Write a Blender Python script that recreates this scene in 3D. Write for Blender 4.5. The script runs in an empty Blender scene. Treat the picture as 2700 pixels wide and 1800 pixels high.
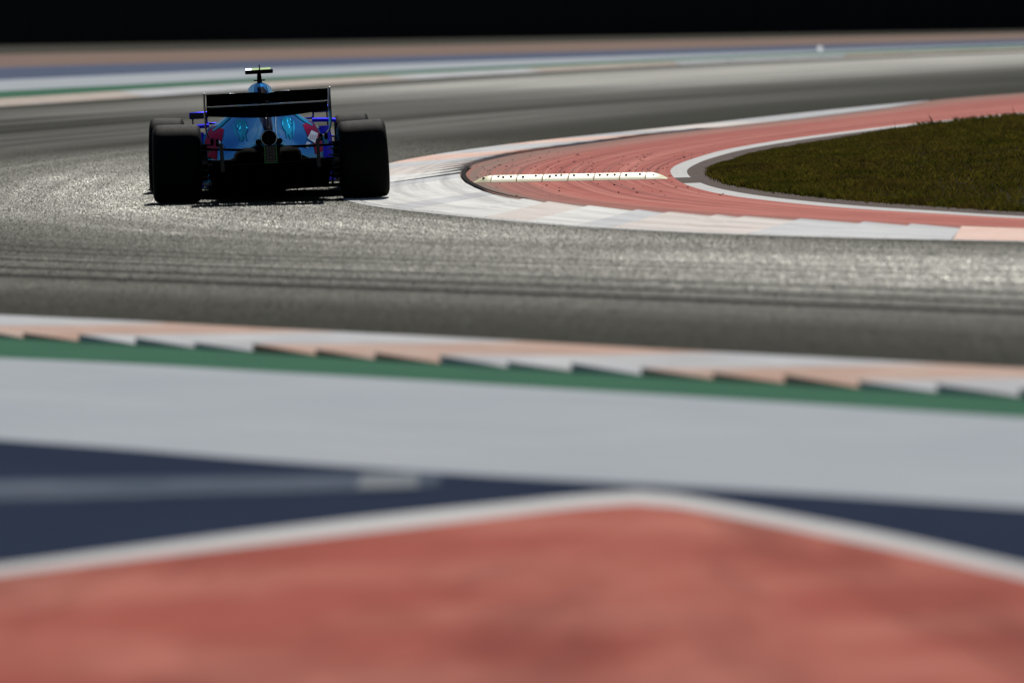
import bpy, bmesh, math, random
import numpy as np
from mathutils import Vector, Matrix
from mathutils.bvhtree import BVHTree

R = math.radians
random.seed(7)
rng = np.random.default_rng(11)
scene = bpy.context.scene
col = scene.collection

# ------------------------------------------------------------------ camera
CAM_H, FOCAL_PX, ROLL = 1.70, 18480.0, R(1.4)
PITCH = math.atan(910 / FOCAL_PX)
cam = bpy.data.cameras.new('camera')
cam.sensor_width = 36.0
cam.lens = FOCAL_PX / 2700 * 36.0
cam.clip_end = 9000
cam.dof.use_dof = True
cam.dof.focus_distance = 62.5
cam.dof.aperture_fstop = 2.5
cam.dof.aperture_blades = 9
cam_o = bpy.data.objects.new('camera', cam)
col.objects.link(cam_o)
_r, _u, _f = Vector((1, 0, 0)), Vector((0, math.sin(PITCH), math.cos(PITCH))), Vector((0, math.cos(PITCH), -math.sin(PITCH)))
_x = _r * math.cos(ROLL) - _u * math.sin(ROLL)
_y = _r * math.sin(ROLL) + _u * math.cos(ROLL)
_m = Matrix((_x, _y, -_f)).transposed().to_4x4()
_m.translation = (0, 0, CAM_H)
cam_o.matrix_world = _m
scene.camera = cam_o

# ------------------------------------------------------------------ light
SUN_EL, SUN_AZ = R(44), R(5)
world = bpy.data.worlds.new('World')
scene.world = world
world.use_nodes = True
wn = world.node_tree
sky = wn.nodes.new('ShaderNodeTexSky')
sky.sky_type = 'NISHITA'
sky.sun_disc = False
sky.sun_elevation = SUN_EL
sky.sun_rotation = SUN_AZ
sky.air_density = 1.0
sky.dust_density = 0.4
wn.links.new(sky.outputs[0], wn.nodes['Background'].inputs[0])
wn.nodes['Background'].inputs[1].default_value = 0.05
sun = bpy.data.lights.new('sun', 'SUN')
sun.energy = 4.6
sun.angle = R(0.5)
sun.color = (1.0, 0.955, 0.88)
sun_o = bpy.data.objects.new('sun', sun)
col.objects.link(sun_o)
_d = Vector((math.sin(SUN_AZ) * math.cos(SUN_EL), math.cos(SUN_AZ) * math.cos(SUN_EL), math.sin(SUN_EL)))
sun_o.rotation_euler = _d.to_track_quat('Z', 'Y').to_euler()
sun_o.location = (10, 80, 60)
vs = scene.view_settings
vs.view_transform = 'Standard'
vs.look = 'None'
vs.exposure = 0.0
vs.gamma = 1.0

# ------------------------------------------------------------------ material helpers
class N:
    """small node-tree builder"""
    def __init__(self, name):
        self.m = bpy.data.materials.new(name)
        self.m.use_nodes = True
        self.t = self.m.node_tree
        self.b = self.t.nodes['Principled BSDF']
        self._co = None
    def new(self, typ, **kw):
        n = self.t.nodes.new(typ)
        for k, v in kw.items():
            setattr(n, k, v)
        return n
    def link(self, a, b):
        self.t.links.new(a, b)
    def obj(self):
        if self._co is None:
            self._co = self.new('ShaderNodeTexCoord').outputs['Object']
        return self._co
    def uv(self):
        return self.new('ShaderNodeUVMap', uv_map='st').outputs[0]
    def val(self, sock, v):
        if hasattr(v, 'is_linked') or hasattr(v, 'links'):
            self.link(v, sock)
        else:
            sock.default_value = v
    def math(self, op, a, b=0.0, c=0.0, clamp=False):
        n = self.new('ShaderNodeMath', operation=op, use_clamp=clamp)
        for s, v in zip(n.inputs, (a, b, c)):
            self.val(s, v)
        return n.outputs[0]
    def noise(self, scale, co=None, stretch=None, detail=4, rough=0.6, dist=0.0):
        co = co or self.obj()
        if stretch:
            mp = self.new('ShaderNodeMapping')
            mp.inputs['Scale'].default_value = stretch
            self.link(co, mp.inputs[0])
            co = mp.outputs[0]
        n = self.new('ShaderNodeTexNoise')
        n.inputs['Scale'].default_value = scale
        n.inputs['Detail'].default_value = detail
        n.inputs['Roughness'].default_value = rough
        n.inputs['Distortion'].default_value = dist
        self.link(co, n.inputs['Vector'])
        return n.outputs['Fac']
    def ramp(self, fac, stops, interp='LINEAR'):
        n = self.new('ShaderNodeValToRGB')
        n.color_ramp.interpolation = interp
        e = n.color_ramp.elements
        while len(e) > 1:
            e.remove(e[-1])
        for i, (p, c) in enumerate(stops):
            if not isinstance(c, (tuple, list)):
                c = (c, c, c)
            el = e[0] if i == 0 else e.new(p)
            el.position = p
            el.color = (*c[:3], 1)
        self.link(fac, n.inputs[0])
        return n.outputs[0]
    def mix(self, fac, a, b, blend='MIX'):
        n = self.new('ShaderNodeMix', data_type='RGBA', blend_type=blend)
        self.val(n.inputs[0], fac)
        for s, v in ((n.inputs[6], a), (n.inputs[7], b)):
            if isinstance(v, (tuple, list)):
                s.default_value = (*v[:3], 1)
            else:
                self.link(v, s)
        return n.outputs[2]
    def mapr(self, v, a, b, c, d):
        n = self.new('ShaderNodeMapRange')
        self.link(v, n.inputs[0])
        for i, x in enumerate((a, b, c, d)):
            n.inputs[i + 1].default_value = x
        return n.outputs[0]
    def bump(self, h, strength=0.3, dist=0.01):
        n = self.new('ShaderNodeBump')
        n.inputs['Strength'].default_value = strength
        n.inputs['Distance'].default_value = dist
        self.link(h, n.inputs['Height'])
        self.link(n.outputs[0], self.b.inputs['Normal'])
    def set(self, **kw):
        names = dict(color='Base Color', rough='Roughness', metal='Metallic', spec='Specular IOR Level',
                     coat='Coat Weight', coat_rough='Coat Roughness', sub='Subsurface Weight')
        for k, v in kw.items():
            s = self.b.inputs[names[k]]
            if isinstance(v, (tuple, list)):
                s.default_value = (*v[:3], 1)
            else:
                self.val(s, v)
        return self

def plain(name, color, rough=0.5, metal=0.0, spec=0.5, coat=0.0, var=0.12, scale=18.0, tint=None):
    n = N(name)
    if tint:
        n.b.inputs['Specular Tint'].default_value = (*tint, 1)
    f = n.noise(scale)
    k = 1 + var
    dark = tuple(c * (1 - var) for c in color)
    light = tuple(min(1, c * k) for c in color)
    n.set(color=n.ramp(f, [(0.3, dark), (0.7, light)]), metal=metal, spec=spec, coat=coat)
    n.set(rough=n.mapr(n.noise(scale * 2.3), 0.3, 0.7, max(0.02, rough - 0.06), min(1, rough + 0.06)))
    n.b.inputs['Coat Roughness'].default_value = 0.06
    return n.m

def painted_ground(name, color, worn, dirt, rough=0.95, spec=0.06, streak=(0.25, 1.0), scale=0.6, amt=0.5, dirt_amt=0.35):
    """paint on asphalt: worn patches, long streaks in the direction of travel (u of the 'st' map), grime"""
    n = N(name)
    uv = n.uv()
    st = n.noise(1.0, uv, (streak[0], streak[1] * 30, 1), detail=5, rough=0.65)
    pt = n.noise(scale, None, None, detail=6, rough=0.62)
    fine = n.noise(38, None, None, detail=3)
    c = n.mix(n.math('MULTIPLY', n.mapr(pt, 0.42, 0.72, 0, 1), amt), color, worn)
    c = n.mix(n.math('MULTIPLY', n.mapr(st, 0.45, 0.75, 0, 1), dirt_amt), c, dirt)
    c = n.mix(n.math('MULTIPLY', n.mapr(fine, 0.5, 0.75, 0, 1), 0.25), c, dirt)
    n.set(color=c, spec=spec)
    n.set(rough=n.mapr(st, 0.3, 0.7, rough - 0.07, min(1, rough + 0.07)))
    n.bump(fine, 0.25, 0.004)
    return n.m

def make_asphalt(stone=False):
    n = N('asphalt_stone' if stone else 'asphalt')
    uv = n.uv()
    sep = n.new('ShaderNodeSeparateXYZ')
    n.link(uv, sep.inputs[0])
    s, t = sep.outputs[0], sep.outputs[1]
    wob = n.noise(1.0, uv, (0.06, 0.8, 1), detail=2)
    tw = n.math('ADD', t, n.math('MULTIPLY', n.math('SUBTRACT', wob, 0.5), 0.035))
    # polish: how much the passing tyres have smoothed the stones, across the track (0 inner edge, 1 outer edge)
    near = n.ramp(tw, ASPHALT_NEAR)
    far = n.ramp(tw, ASPHALT_FAR)
    k = n.mapr(s, ASPHALT_S0, ASPHALT_S1, 0, 1)
    pol = n.mix(n.mapr(s, 20, 34, 0, 1), near, n.ramp(tw, ASPHALT_MID))
    pol = n.mix(n.mapr(s, 54, 70, 0, 1), pol, n.ramp(tw, ASPHALT_BEHIND))
    pol = n.mix(k, pol, far)
    skid = n.mix(k, n.ramp(tw, ASPHALT_SKID), (1, 1, 1))
    streak = n.noise(1.0, uv, (0.05, 36, 1), detail=5, rough=0.6)
    patch = n.noise(0.35, None, None, detail=5)
    grain = n.noise(85, None, None, detail=3, rough=0.7)
    mid = n.noise(9, None, None, detail=4, rough=0.7)
    p = n.math('MULTIPLY', pol, n.mapr(streak, 0.3, 0.7, 0.66, 1.2))
    p = n.math('MULTIPLY', p, n.mapr(patch, 0.3, 0.7, 0.9, 1.08))
    p = n.math('MULTIPLY', p, n.mapr(mid, 0.3, 0.7, 0.88, 1.12))
    p = n.math('MULTIPLY', p, skid, clamp=True)
    if stone:
        base = n.mix(n.noise(70, None, None, 2), (0.014, 0.014, 0.010), (0.075, 0.075, 0.056))
        rough, spec = (0.85, 0.36), (0.06, 0.55)
    else:
        base = n.mix(grain, (0.013, 0.0132, 0.010), (0.040, 0.040, 0.030))
        n.bump(grain, 0.35, 0.006)
        rough, spec = (0.97, 0.55), (0.015, 0.32)
    base = n.mix(n.math('MULTIPLY', n.math('SUBTRACT', 1.0, skid), 0.9), base, (0.006, 0.006, 0.006))
    n.set(color=base)
    n.b.inputs['Specular Tint'].default_value = (0.98, 1.0, 0.82, 1)
    n.set(rough=n.mapr(p, 0, 1, *rough))
    n.set(spec=n.mapr(p, 0, 1, *spec))
    return n.m

# ------------------------------------------------------------------ mesh helpers
def tag(o, label=None, cat=None, group=None, kind=None):
    if label: o['label'] = label
    if cat: o['category'] = cat
    if group: o['group'] = group
    if kind: o['kind'] = kind
    return o

def mesh_obj(name, verts, faces, mats, parent=None, smooth=False, uvs=None, mat_idx=None):
    me = bpy.data.meshes.new(name)
    me.from_pydata([tuple(v) for v in verts], [], faces)
    if not isinstance(mats, (list, tuple)):
        mats = [mats]
    for m in mats:
        me.materials.append(m)
    if mat_idx is not None:
        me.polygons.foreach_set('material_index', mat_idx)
    if smooth:
        me.polygons.foreach_set('use_smooth', [True] * len(me.polygons))
    if uvs is not None:
        ly = me.uv_layers.new(name='st')
        li = np.empty(len(me.loops), dtype=np.int32)
        me.loops.foreach_get('vertex_index', li)
        ly.data.foreach_set('uv', np.asarray(uvs, dtype=np.float32)[li].ravel())
    me.update()
    o = bpy.data.objects.new(name, me)
    col.objects.link(o)
    if parent:
        o.parent = parent
    return o

def tri_cloud(name, verts, mats, per=3, idx=None, mat_idx=None, parent=None):
    """many loose triangles at once; verts (n,3) grouped by idx (m,3)"""
    me = bpy.data.meshes.new(name)
    verts = np.asarray(verts, dtype=np.float32)
    if idx is None:
        idx = np.arange(len(verts), dtype=np.int32).reshape(-1, 3)
    idx = np.asarray(idx, dtype=np.int32)
    me.vertices.add(len(verts))
    me.vertices.foreach_set('co', verts.ravel())
    me.loops.add(idx.size)
    me.loops.foreach_set('vertex_index', idx.ravel())
    me.polygons.add(len(idx))
    me.polygons.foreach_set('loop_start', np.arange(0, idx.size, 3, dtype=np.int32))
    if mat_idx is not None:
        me.polygons.foreach_set('material_index', np.asarray(mat_idx, dtype=np.int32))
    for m in (mats if isinstance(mats, (list, tuple)) else [mats]):
        me.materials.append(m)
    me.update(calc_edges=True)
    me.validate()
    o = bpy.data.objects.new(name, me)
    col.objects.link(o)
    if parent:
        o.parent = parent
    return o

def catmull(pts, n=8):
    """dense centripetal-ish curve through 2-D points; returns list of (pt, control parameter)"""
    P = [np.array(p, float) for p in pts]
    P = [2 * P[0] - P[1]] + P + [2 * P[-1] - P[-2]]
    out, par = [], []
    for i in range(1, len(P) - 2):
        a, b, c, d = P[i - 1:i + 3]
        for k in range(n):
            t = k / n
            m1 = (c - a) / 2
            m2 = (d - b) / 2
            lim = np.linalg.norm(c - b)
            for m in (m1, m2):
                l = np.linalg.norm(m)
                if l > 1.5 * lim:
                    m *= 1.5 * lim / l
            h = (2 * t**3 - 3 * t**2 + 1) * b + (t**3 - 2 * t**2 + t) * m1 + (-2 * t**3 + 3 * t**2) * c + (t**3 - t**2) * m2
            out.append(h)
            par.append(i - 1 + t)
    out.append(P[-2])
    par.append(len(pts) - 1)
    return np.array(out), np.array(par)

class Curve:
    def __init__(self, pts, dense=10):
        self.p, self.par = catmull(pts, dense)
        d = np.linalg.norm(np.diff(self.p, axis=0), axis=1)
        self.l = np.concatenate([[0], np.cumsum(d)])
    def len_at(self, ctrl):
        return float(np.interp(ctrl, self.par, self.l))
    def at_len(self, L):
        L = np.asarray(L, float)
        return np.stack([np.interp(L, self.l, self.p[:, 0]), np.interp(L, self.l, self.p[:, 1])], -1)
    def sample(self, anchors, counts):
        ls = []
        for (a, b), c in zip(zip(anchors[:-1], anchors[1:]), counts):
            ls.append(np.linspace(self.len_at(a), self.len_at(b), c, endpoint=False))
        ls.append([self.len_at(anchors[-1])])
        L = np.concatenate(ls)
        return self.at_len(L), L

def extend(pts, a=0.0, b=0.0):
    pts = [tuple(p) for p in pts]
    if a:
        d = np.array(pts[0]) - np.array(pts[1]); d /= np.linalg.norm(d)
        pts = [tuple(np.array(pts[0]) + d * a)] + pts
    if b:
        d = np.array(pts[-1]) - np.array(pts[-2]); d /= np.linalg.norm(d)
        pts = pts + [tuple(np.array(pts[-1]) + d * b)]
    return pts

def ribbon(name, A, B, mat, cols=4, z=0.0, zfun=None, parent=None):
    """sheet between two equally long point rows; 'st' = (metres along, 0..1 across)"""
    A, B = np.asarray(A), np.asarray(B)
    mid = (A + B) / 2
    s = np.concatenate([[0], np.cumsum(np.linalg.norm(np.diff(mid, axis=0), axis=1))])
    verts, uvs, faces = [], [], []
    for i in range(len(A)):
        for j in range(cols + 1):
            t = j / cols
            p = A[i] * (1 - t) + B[i] * t
            zz = z + (zfun(p[0], p[1], s[i], t) if zfun else 0)
            verts.append((p[0], p[1], zz))
            uvs.append((s[i], t))
    w = cols + 1
    a, b = A[1] - A[0], B[0] - A[0]
    up = a[0] * b[1] - a[1] * b[0] > 0
    for i in range(len(A) - 1):
        for j in range(cols):
            q = (i * w + j, (i + 1) * w + j, (i + 1) * w + j + 1, i * w + j + 1)
            faces.append(q if up else q[::-1])
    o = mesh_obj(name, verts, faces, mat, parent, uvs=uvs)
    return o

def even(A, n):
    c = Curve(A)
    return c.at_len(np.linspace(0, c.l[-1], n))

class MB:
    """collects primitives into one mesh"""
    def __init__(self):
        self.v, self.f, self.mi = [], [], []
        self.cur = 0
    def add(self, vs_, fs_):
        o = len(self.v)
        self.v += [tuple(x) for x in vs_]
        self.f += [tuple(i + o for i in q) for q in fs_]
        self.mi += [self.cur] * len(fs_)
        return self
    def box(self, c, s, m=None, bev=0.0):
        x, y, z = (d / 2 for d in s)
        if bev > 0:
            bm = bmesh.new()
            bmesh.ops.create_cube(bm, size=1)
            bmesh.ops.scale(bm, vec=s, verts=bm.verts)
            bmesh.ops.bevel(bm, geom=list(bm.edges), offset=bev, segments=2, affect='EDGES', profile=0.5)
            bm.verts.ensure_lookup_table()
            vs_ = [v.co.copy() for v in bm.verts]
            fs_ = [[v.index for v in f.verts] for f in bm.faces]
            bm.free()
        else:
            vs_ = [Vector((a * x, b * y, d * z)) for a in (-1, 1) for b in (-1, 1) for d in (-1, 1)]
            fs_ = [(0, 1, 3, 2), (4, 6, 7, 5), (0, 4, 5, 1), (2, 3, 7, 6), (0, 2, 6, 4), (1, 5, 7, 3)]
        if m:
            vs_ = [m @ v for v in vs_]
        return self.add([Vector(c) + v for v in vs_], fs_)
    def tube(self, pts, r, n=10, flat=1.0, cap=True, closed=False):
        pts = [Vector(p) for p in pts]
        rs = r if isinstance(r, (list, tuple)) else [r] * len(pts)
        vs_, fs_ = [], []
        ref = None
        for i, p in enumerate(pts):
            if closed:
                d = pts[(i + 1) % len(pts)] - pts[i - 1]
            else:
                d = pts[min(i + 1, len(pts) - 1)] - pts[max(i - 1, 0)]
            d.normalize()
            if ref is None:
                ref = Vector((0, 0, 1)) if abs(d.z) < 0.9 else Vector((1, 0, 0))
            a = d.cross(ref).normalized()
            b = a.cross(d).normalized()
            ref = b
            for k in range(n):
                w = 2 * math.pi * k / n
                vs_.append(p + a * (math.cos(w) * rs[i]) + b * (math.sin(w) * rs[i] * flat))
        m = len(pts)
        for i in range(m if closed else m - 1):
            i2 = (i + 1) % m
            for k in range(n):
                k2 = (k + 1) % n
                fs_.append((i * n + k, i * n + k2, i2 * n + k2, i2 * n + k))
        if cap and not closed:
            fs_.append(tuple(range(n))[::-1])
            fs_.append(tuple((m - 1) * n + k for k in range(n)))
        return self.add(vs_, fs_)
    def lathe_x(self, prof, c, n=64):
        """profile of (x, r) turned round the X axis"""
        vs_, fs_ = [], []
        for (x, r) in prof:
            for k in range(n):
                a = 2 * math.pi * k / n
                vs_.append((c[0] + x, c[1] + r * math.cos(a), c[2] + r * math.sin(a)))
        for i in range(len(prof) - 1):
            for k in range(n):
                k2 = (k + 1) % n
                fs_.append((i * n + k, (i + 1) * n + k, (i + 1) * n + k2, i * n + k2))
        return self.add(vs_, fs_)
    def sheet(self, rows, thick=None):
        """grid surface from rows of points, optionally given thickness along a vector"""
        w = len(rows[0])
        vs_ = [Vector(p) for r in rows for p in r]
        fs_ = [(i * w + j, i * w + j + 1, (i + 1) * w + j + 1, (i + 1) * w + j) for i in range(len(rows) - 1) for j in range(w - 1)]
        if thick is not None:
            k = len(vs_)
            h = len(rows)
            vs_ += [p + Vector(thick) for p in vs_[:k]]
            fs_ += [tuple(i + k for i in q[::-1]) for q in fs_]
            for j in range(w - 1):
                fs_.append((j, k + j, k + j + 1, j + 1))
                e = (h - 1) * w
                fs_.append((e + j, e + j + 1, k + e + j + 1, k + e + j))
            for i in range(h - 1):
                fs_.append((i * w, (i + 1) * w, k + (i + 1) * w, k + i * w))
                e = w - 1
                fs_.append((i * w + e, k + i * w + e, k + (i + 1) * w + e, (i + 1) * w + e))
        return self.add(vs_, fs_)
    def build(self, name, mats, parent=None, smooth=False, M=None, angle=None):
        v = [M @ Vector(p) for p in self.v] if M else self.v
        o = mesh_obj(name, v, self.f, mats, parent, smooth, mat_idx=self.mi if isinstance(mats, (list, tuple)) else None)
        bm = bmesh.new()
        bm.from_mesh(o.data)
        bmesh.ops.recalc_face_normals(bm, faces=bm.faces)
        bm.to_mesh(o.data)
        bm.free()
        if smooth and angle:
            o.data.set_sharp_from_angle(angle=R(angle))
        return o

# ------------------------------------------------------------------ plan of the place (metres, x right, y away)
FAR_EDGE = [(-8.91, 121.6), (-4.52, 138.7), (-0.14, 152.9), (4.25, 164.3), (8.63, 172.3), (13.0, 178.6), (20, 187.5), (34, 204)]
FAR_KG = [(-9.9, 131.2), (-4.93, 149.7), (-0.31, 162.2), (4.31, 172.2), (8.93, 179.3), (13.55, 184.6), (21, 193.2), (35, 209.5)]
FAR_GG = [(-10.9, 143.2), (-5.36, 158.2), (-0.45, 169.8), (4.47, 179.6), (9.38, 187.4), (14.3, 194.0), (22, 203.5), (36, 219)]
FAR_GB = [(-12.4, 165.9), (-6.79, 177.5), (-1.45, 185.0), (3.89, 190.0), (9.23, 193.6), (14.56, 198.0), (22, 206.0), (36, 221)]
FAR_BT = [(-14.5, 203.1), (-8.48, 205.1), (-2.42, 207.1), (3.64, 209.2), (9.69, 211.2), (15.75, 213.2), (24, 216.2), (37, 224)]
FAR_TG = [(-18.4, 258.4), (-11.2, 255.0), (-3.99, 251.5), (3.23, 248.1), (10.45, 244.6), (17.66, 241.2), (26, 238), (38, 234)]
BARRIER = [(-40, 358), (-24.1, 334.6), (2.0, 295.3), (19.4, 269.2), (40, 238)]

NEAR_EDGE = [(-2.838, 38.874), (-2.057, 37.75), (-1.304, 36.55), (-0.609, 35.5), (0.0, 34.55), (0.623, 33.5), (1.215, 32.58), (1.771, 31.7), (2.261, 30.93)]
NEAR_TEETH = [(-2.519, 36.064), (-2.204, 35.58), (-1.889, 35.08), (-1.571, 34.58), (-1.265, 34.09), (-0.944, 33.57), (-0.652, 33.06), (-0.339, 32.55), (-0.026, 32.06), (0.262, 31.61), (0.569, 31.14), (0.874, 30.67), (1.168, 30.2), (1.466, 29.74), (1.769, 29.27), (2.081, 28.8)]
NEAR_GG = [(-2.498, 34.138), (-1.818, 33.27), (-1.16, 32.3), (-0.543, 31.4), (-0.005, 30.58), (0.549, 29.74), (1.074, 28.93), (1.567, 28.15), (2.003, 27.45)]
NEAR_GN = [(-2.032, 27.646), (-1.476, 26.85), (-0.941, 26.02), (-0.446, 25.33), (-0.012, 24.78), (0.44, 24.24), (0.875, 23.73), (1.286, 23.2), (1.651, 22.71)]
CHEV_O = [(-1.583, 21.39), (-1.214, 21.954), (-0.823, 22.549), (-0.411, 23.1), (-0.013, 23.53), (0.209, 23.77), (0.419, 23.9), (0.547, 23.68), (0.707, 23.2), (0.961, 22.4), (1.198, 21.6), (1.483, 20.465)]
CHEV_I = [(-1.547, 20.889), (-1.181, 21.32), (-0.795, 21.75), (-0.396, 22.2), (-0.014, 22.7), (0.201, 22.98), (0.38, 23.1), (0.52, 22.92), (0.68, 22.45), (0.91, 21.68), (1.152, 20.844), (1.436, 19.829)]
CHEV_I = [(i[0] * 0.68 + o[0] * 0.32, i[1] * 0.68 + o[1] * 0.32) for i, o in zip(CHEV_I, CHEV_O)]

IN_EDGE = [(8.045, 108.92), (6.492, 104.6), (4.823, 99.09), (3.298, 93.2), (2.491, 89.9), (1.501, 86.3), (0.495, 82.5), (-0.166, 79.6), (-0.774, 76.17), (-1.23, 72.49), (-1.434, 68.07), (-1.449, 63.3), (-1.337, 60.2), (-1.071, 57.99), (-0.648, 55.95), (-0.256, 54.35), (0.235, 52.52), (0.692, 51.1), (1.352, 49.5), (1.71, 48.8), (2.304, 47.8), (2.882, 46.97), (3.4, 46.31)]
IN_TEETH = [(6.27, 103.6), (5.38, 98.6), (4.5, 94.6), (3.619, 91.0), (2.658, 87.3), (2.333, 86.0), (1.996, 84.75), (1.682, 83.5), (1.403, 82.1), (1.146, 80.85), (0.885, 79.6), (0.655, 78.45), (0.437, 77.4), (0.258, 76.4), (0.102, 75.4), (-0.037, 74.3), (-0.156, 73.25), (-0.26, 72.2), (-0.349, 71.1), (-0.412, 69.9), (-0.45, 68.7), (-0.463, 67.3), (-0.447, 65.8), (-0.39, 63.95), (-0.289, 62.1), (-0.216, 61.0), (-0.115, 59.9), (-0.0, 58.9), (0.123, 58.1), (0.324, 57.1), (0.636, 55.75), (0.998, 54.4), (1.224, 53.65), (1.562, 52.7), (1.75, 52.2), (2.131, 51.3), (2.545, 50.3), (2.844, 49.6), (3.15, 48.85)]
LINE_O = [(6.832, 92.57), (5.75, 89.2), (4.688, 85.66), (3.598, 81.4), (2.963, 78.6), (2.332, 75.1), (1.898, 71.5), (1.697, 69.4), (1.574, 67.5), (1.53, 65.6), (1.537, 63.2), (1.618, 60.9), (1.805, 58.6), (2.12, 56.5), (2.619, 54.2), (3.217, 52.3), (3.734, 50.8)]
LINE_I = [(6.95, 92.2), (5.85, 88.7), (4.78, 85.1), (3.72, 80.9), (3.1, 78.1), (2.488, 74.7), (2.06, 71.3), (1.86, 69.2), (1.73, 67.3), (1.68, 65.5), (1.69, 63.3), (1.77, 61.1), (1.96, 58.95), (2.26, 56.9), (2.72, 54.7), (3.27, 52.85), (3.77, 51.25)]
GRASS = [(7.25, 91.6), (6.1, 88.1), (5.02, 84.5), (3.98, 80.4), (3.35, 77.4), (2.73, 74.0), (2.33, 70.8), (2.1, 68.9), (1.96, 67.2), (1.91, 65.5), (1.92, 63.6), (1.99, 61.6), (2.14, 59.9), (2.42, 57.9), (2.8, 55.9), (3.3, 54.0), (3.84, 52.2)]

# ------------------------------------------------------------------ materials
ASPHALT_NEAR = [(0.0, 0.05), (0.06, 0.12), (0.13, 0.35), (0.24, 0.80), (0.38, 0.88), (0.50, 0.82), (0.58, 0.66), (0.68, 0.45), (0.76, 0.36), (0.84, 0.16), (0.93, 0.08), (1.0, 0.05)]
ASPHALT_FAR = [(0.0, 0.05), (0.25, 0.08), (0.40, 0.22), (0.52, 0.6), (0.66, 0.80), (0.86, 0.84), (0.93, 0.3), (1.0, 0.05)]
ASPHALT_SKID = [(0.0, 1.0), (0.352, 1.0), (0.36, 0.7), (0.368, 1.0), (0.395, 1.0), (0.405, 0.45), (0.415, 1.0), (0.441, 1.0), (0.452, 0.35), (0.463, 1.0), (0.484, 1.0), (0.492, 0.55), (0.5, 1.0), (0.517, 1.0), (0.535, 0.1), (0.553, 1.0), (0.564, 1.0), (0.572, 0.4), (0.58, 1.0), (0.588, 1.0), (0.61, 0.0), (0.632, 1.0), (0.64, 1.0), (0.648, 0.3), (0.656, 1.0), (0.659, 1.0), (0.685, 0.0), (0.711, 1.0)]
ASPHALT_BEHIND = [(0.0, 0.05), (0.10, 0.10), (0.18, 0.34), (0.27, 0.38), (0.31, 0.08), (0.38, 0.34), (0.5, 0.30), (0.56, 0.08), (0.64, 0.34), (0.74, 0.28), (0.82, 0.06), (1.0, 0.05)]
ASPHALT_MID = [(0.0, 0.45), (0.06, 0.66), (0.15, 0.74), (0.24, 0.52), (0.32, 0.34), (0.42, 0.20), (0.47, 0.10), (0.52, 0.30), (0.62, 0.40), (0.70, 0.15), (0.78, 0.34), (0.88, 0.12), (1.0, 0.08)]
ASPHALT_S0, ASPHALT_S1 = 86.0, 114.0
MAT = {}
MAT['asphalt'] = make_asphalt()
def apron_paint():
    n = N('red_apron_paint')
    uv = n.uv()
    sep = n.new('ShaderNodeSeparateXYZ'); n.link(uv, sep.inputs[0])
    st = n.noise(1.0, uv, (0.03, 16, 1), detail=6, rough=0.72)
    st2 = n.noise(1.0, uv, (0.02, 40, 1), detail=4, rough=0.6)
    pt = n.noise(1.3, None, None, detail=6, rough=0.65)
    fine = n.noise(45, None, None, detail=3)
    c = n.mix(n.mapr(pt, 0.35, 0.7, 0, 0.6), (0.34, 0.075, 0.058), (0.46, 0.15, 0.12))
    c = n.mix(n.mapr(st, 0.47, 0.60, 0, 0.8), c, (0.55, 0.21, 0.165))
    c = n.mix(n.mapr(st2, 0.48, 0.60, 0, 0.75), c, (0.16, 0.04, 0.033))
    # grey rubber dust swept against the kerb
    d = n.math('MULTIPLY', n.mapr(n.math('ADD', sep.outputs[1], n.math('MULTIPLY', pt, 0.25)), 0.16, 0.50, 1, 0), n.mapr(st2, 0.35, 0.6, 0.45, 1.0), clamp=True)
    c = n.mix(d, c, (0.20, 0.15, 0.12))
    c = n.mix(n.mapr(fine, 0.5, 0.75, 0, 0.25), c, (0.15, 0.06, 0.05))
    n.set(color=c, spec=0.08, rough=0.93)
    n.bump(fine, 0.25, 0.004)
    return n.m
MAT['red'] = apron_paint()
MAT['red_near'] = painted_ground('red_paint_worn', (0.33, 0.078, 0.056), (0.47, 0.175, 0.13), (0.13, 0.034, 0.028), rough=0.97, spec=0.03, scale=0.9, amt=1.0, dirt_amt=0.8, streak=(0.9, 0.25))
MAT['white'] = painted_ground('white_paint', (0.54, 0.54, 0.53), (0.45, 0.44, 0.43), (0.25, 0.24, 0.23), rough=0.95, spec=0.06, scale=2.0)
MAT['green'] = painted_ground('green_paint', (0.013, 0.095, 0.048), (0.024, 0.13, 0.07), (0.008, 0.05, 0.026), rough=0.95, spec=0.06, scale=1.5)
MAT['grey'] = painted_ground('pale_grey_paint', (0.33, 0.36, 0.39), (0.40, 0.42, 0.445), (0.2, 0.215, 0.245), rough=0.96, spec=0.04, scale=0.8, dirt_amt=0.3)
MAT['navy'] = painted_ground('navy_paint', (0.010, 0.019, 0.045), (0.018, 0.031, 0.064), (0.005, 0.009, 0.02), rough=0.98, spec=0.015, scale=1.2)
MAT['blue_far'] = painted_ground('blue_paint', (0.045, 0.066, 0.125), (0.07, 0.09, 0.155), (0.028, 0.04, 0.07), rough=0.95, spec=0.06, scale=0.3)
MAT['streak'] = painted_ground('faded_pale_blue_paint', (0.05, 0.068, 0.10), (0.11, 0.13, 0.165), (0.025, 0.035, 0.06), rough=0.97, spec=0.03, scale=2.0, amt=0.8)
MAT['bare'] = painted_ground('bare_pale_paint', (0.16, 0.18, 0.20), (0.24, 0.255, 0.27), (0.08, 0.09, 0.12), rough=0.97, spec=0.03, scale=3)
MAT['tan'] = painted_ground('faded_salmon_paint', (0.165, 0.105, 0.08), (0.21, 0.145, 0.115), (0.10, 0.065, 0.05), rough=0.95, spec=0.06, scale=0.2)
MAT['kerb_white'] = painted_ground('kerb_white_paint', (0.52, 0.515, 0.49), (0.42, 0.42, 0.41), (0.15, 0.15, 0.15), rough=0.74, spec=0.32, streak=(0.30, 0.22), scale=1.6, amt=0.8, dirt_amt=0.7)
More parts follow.
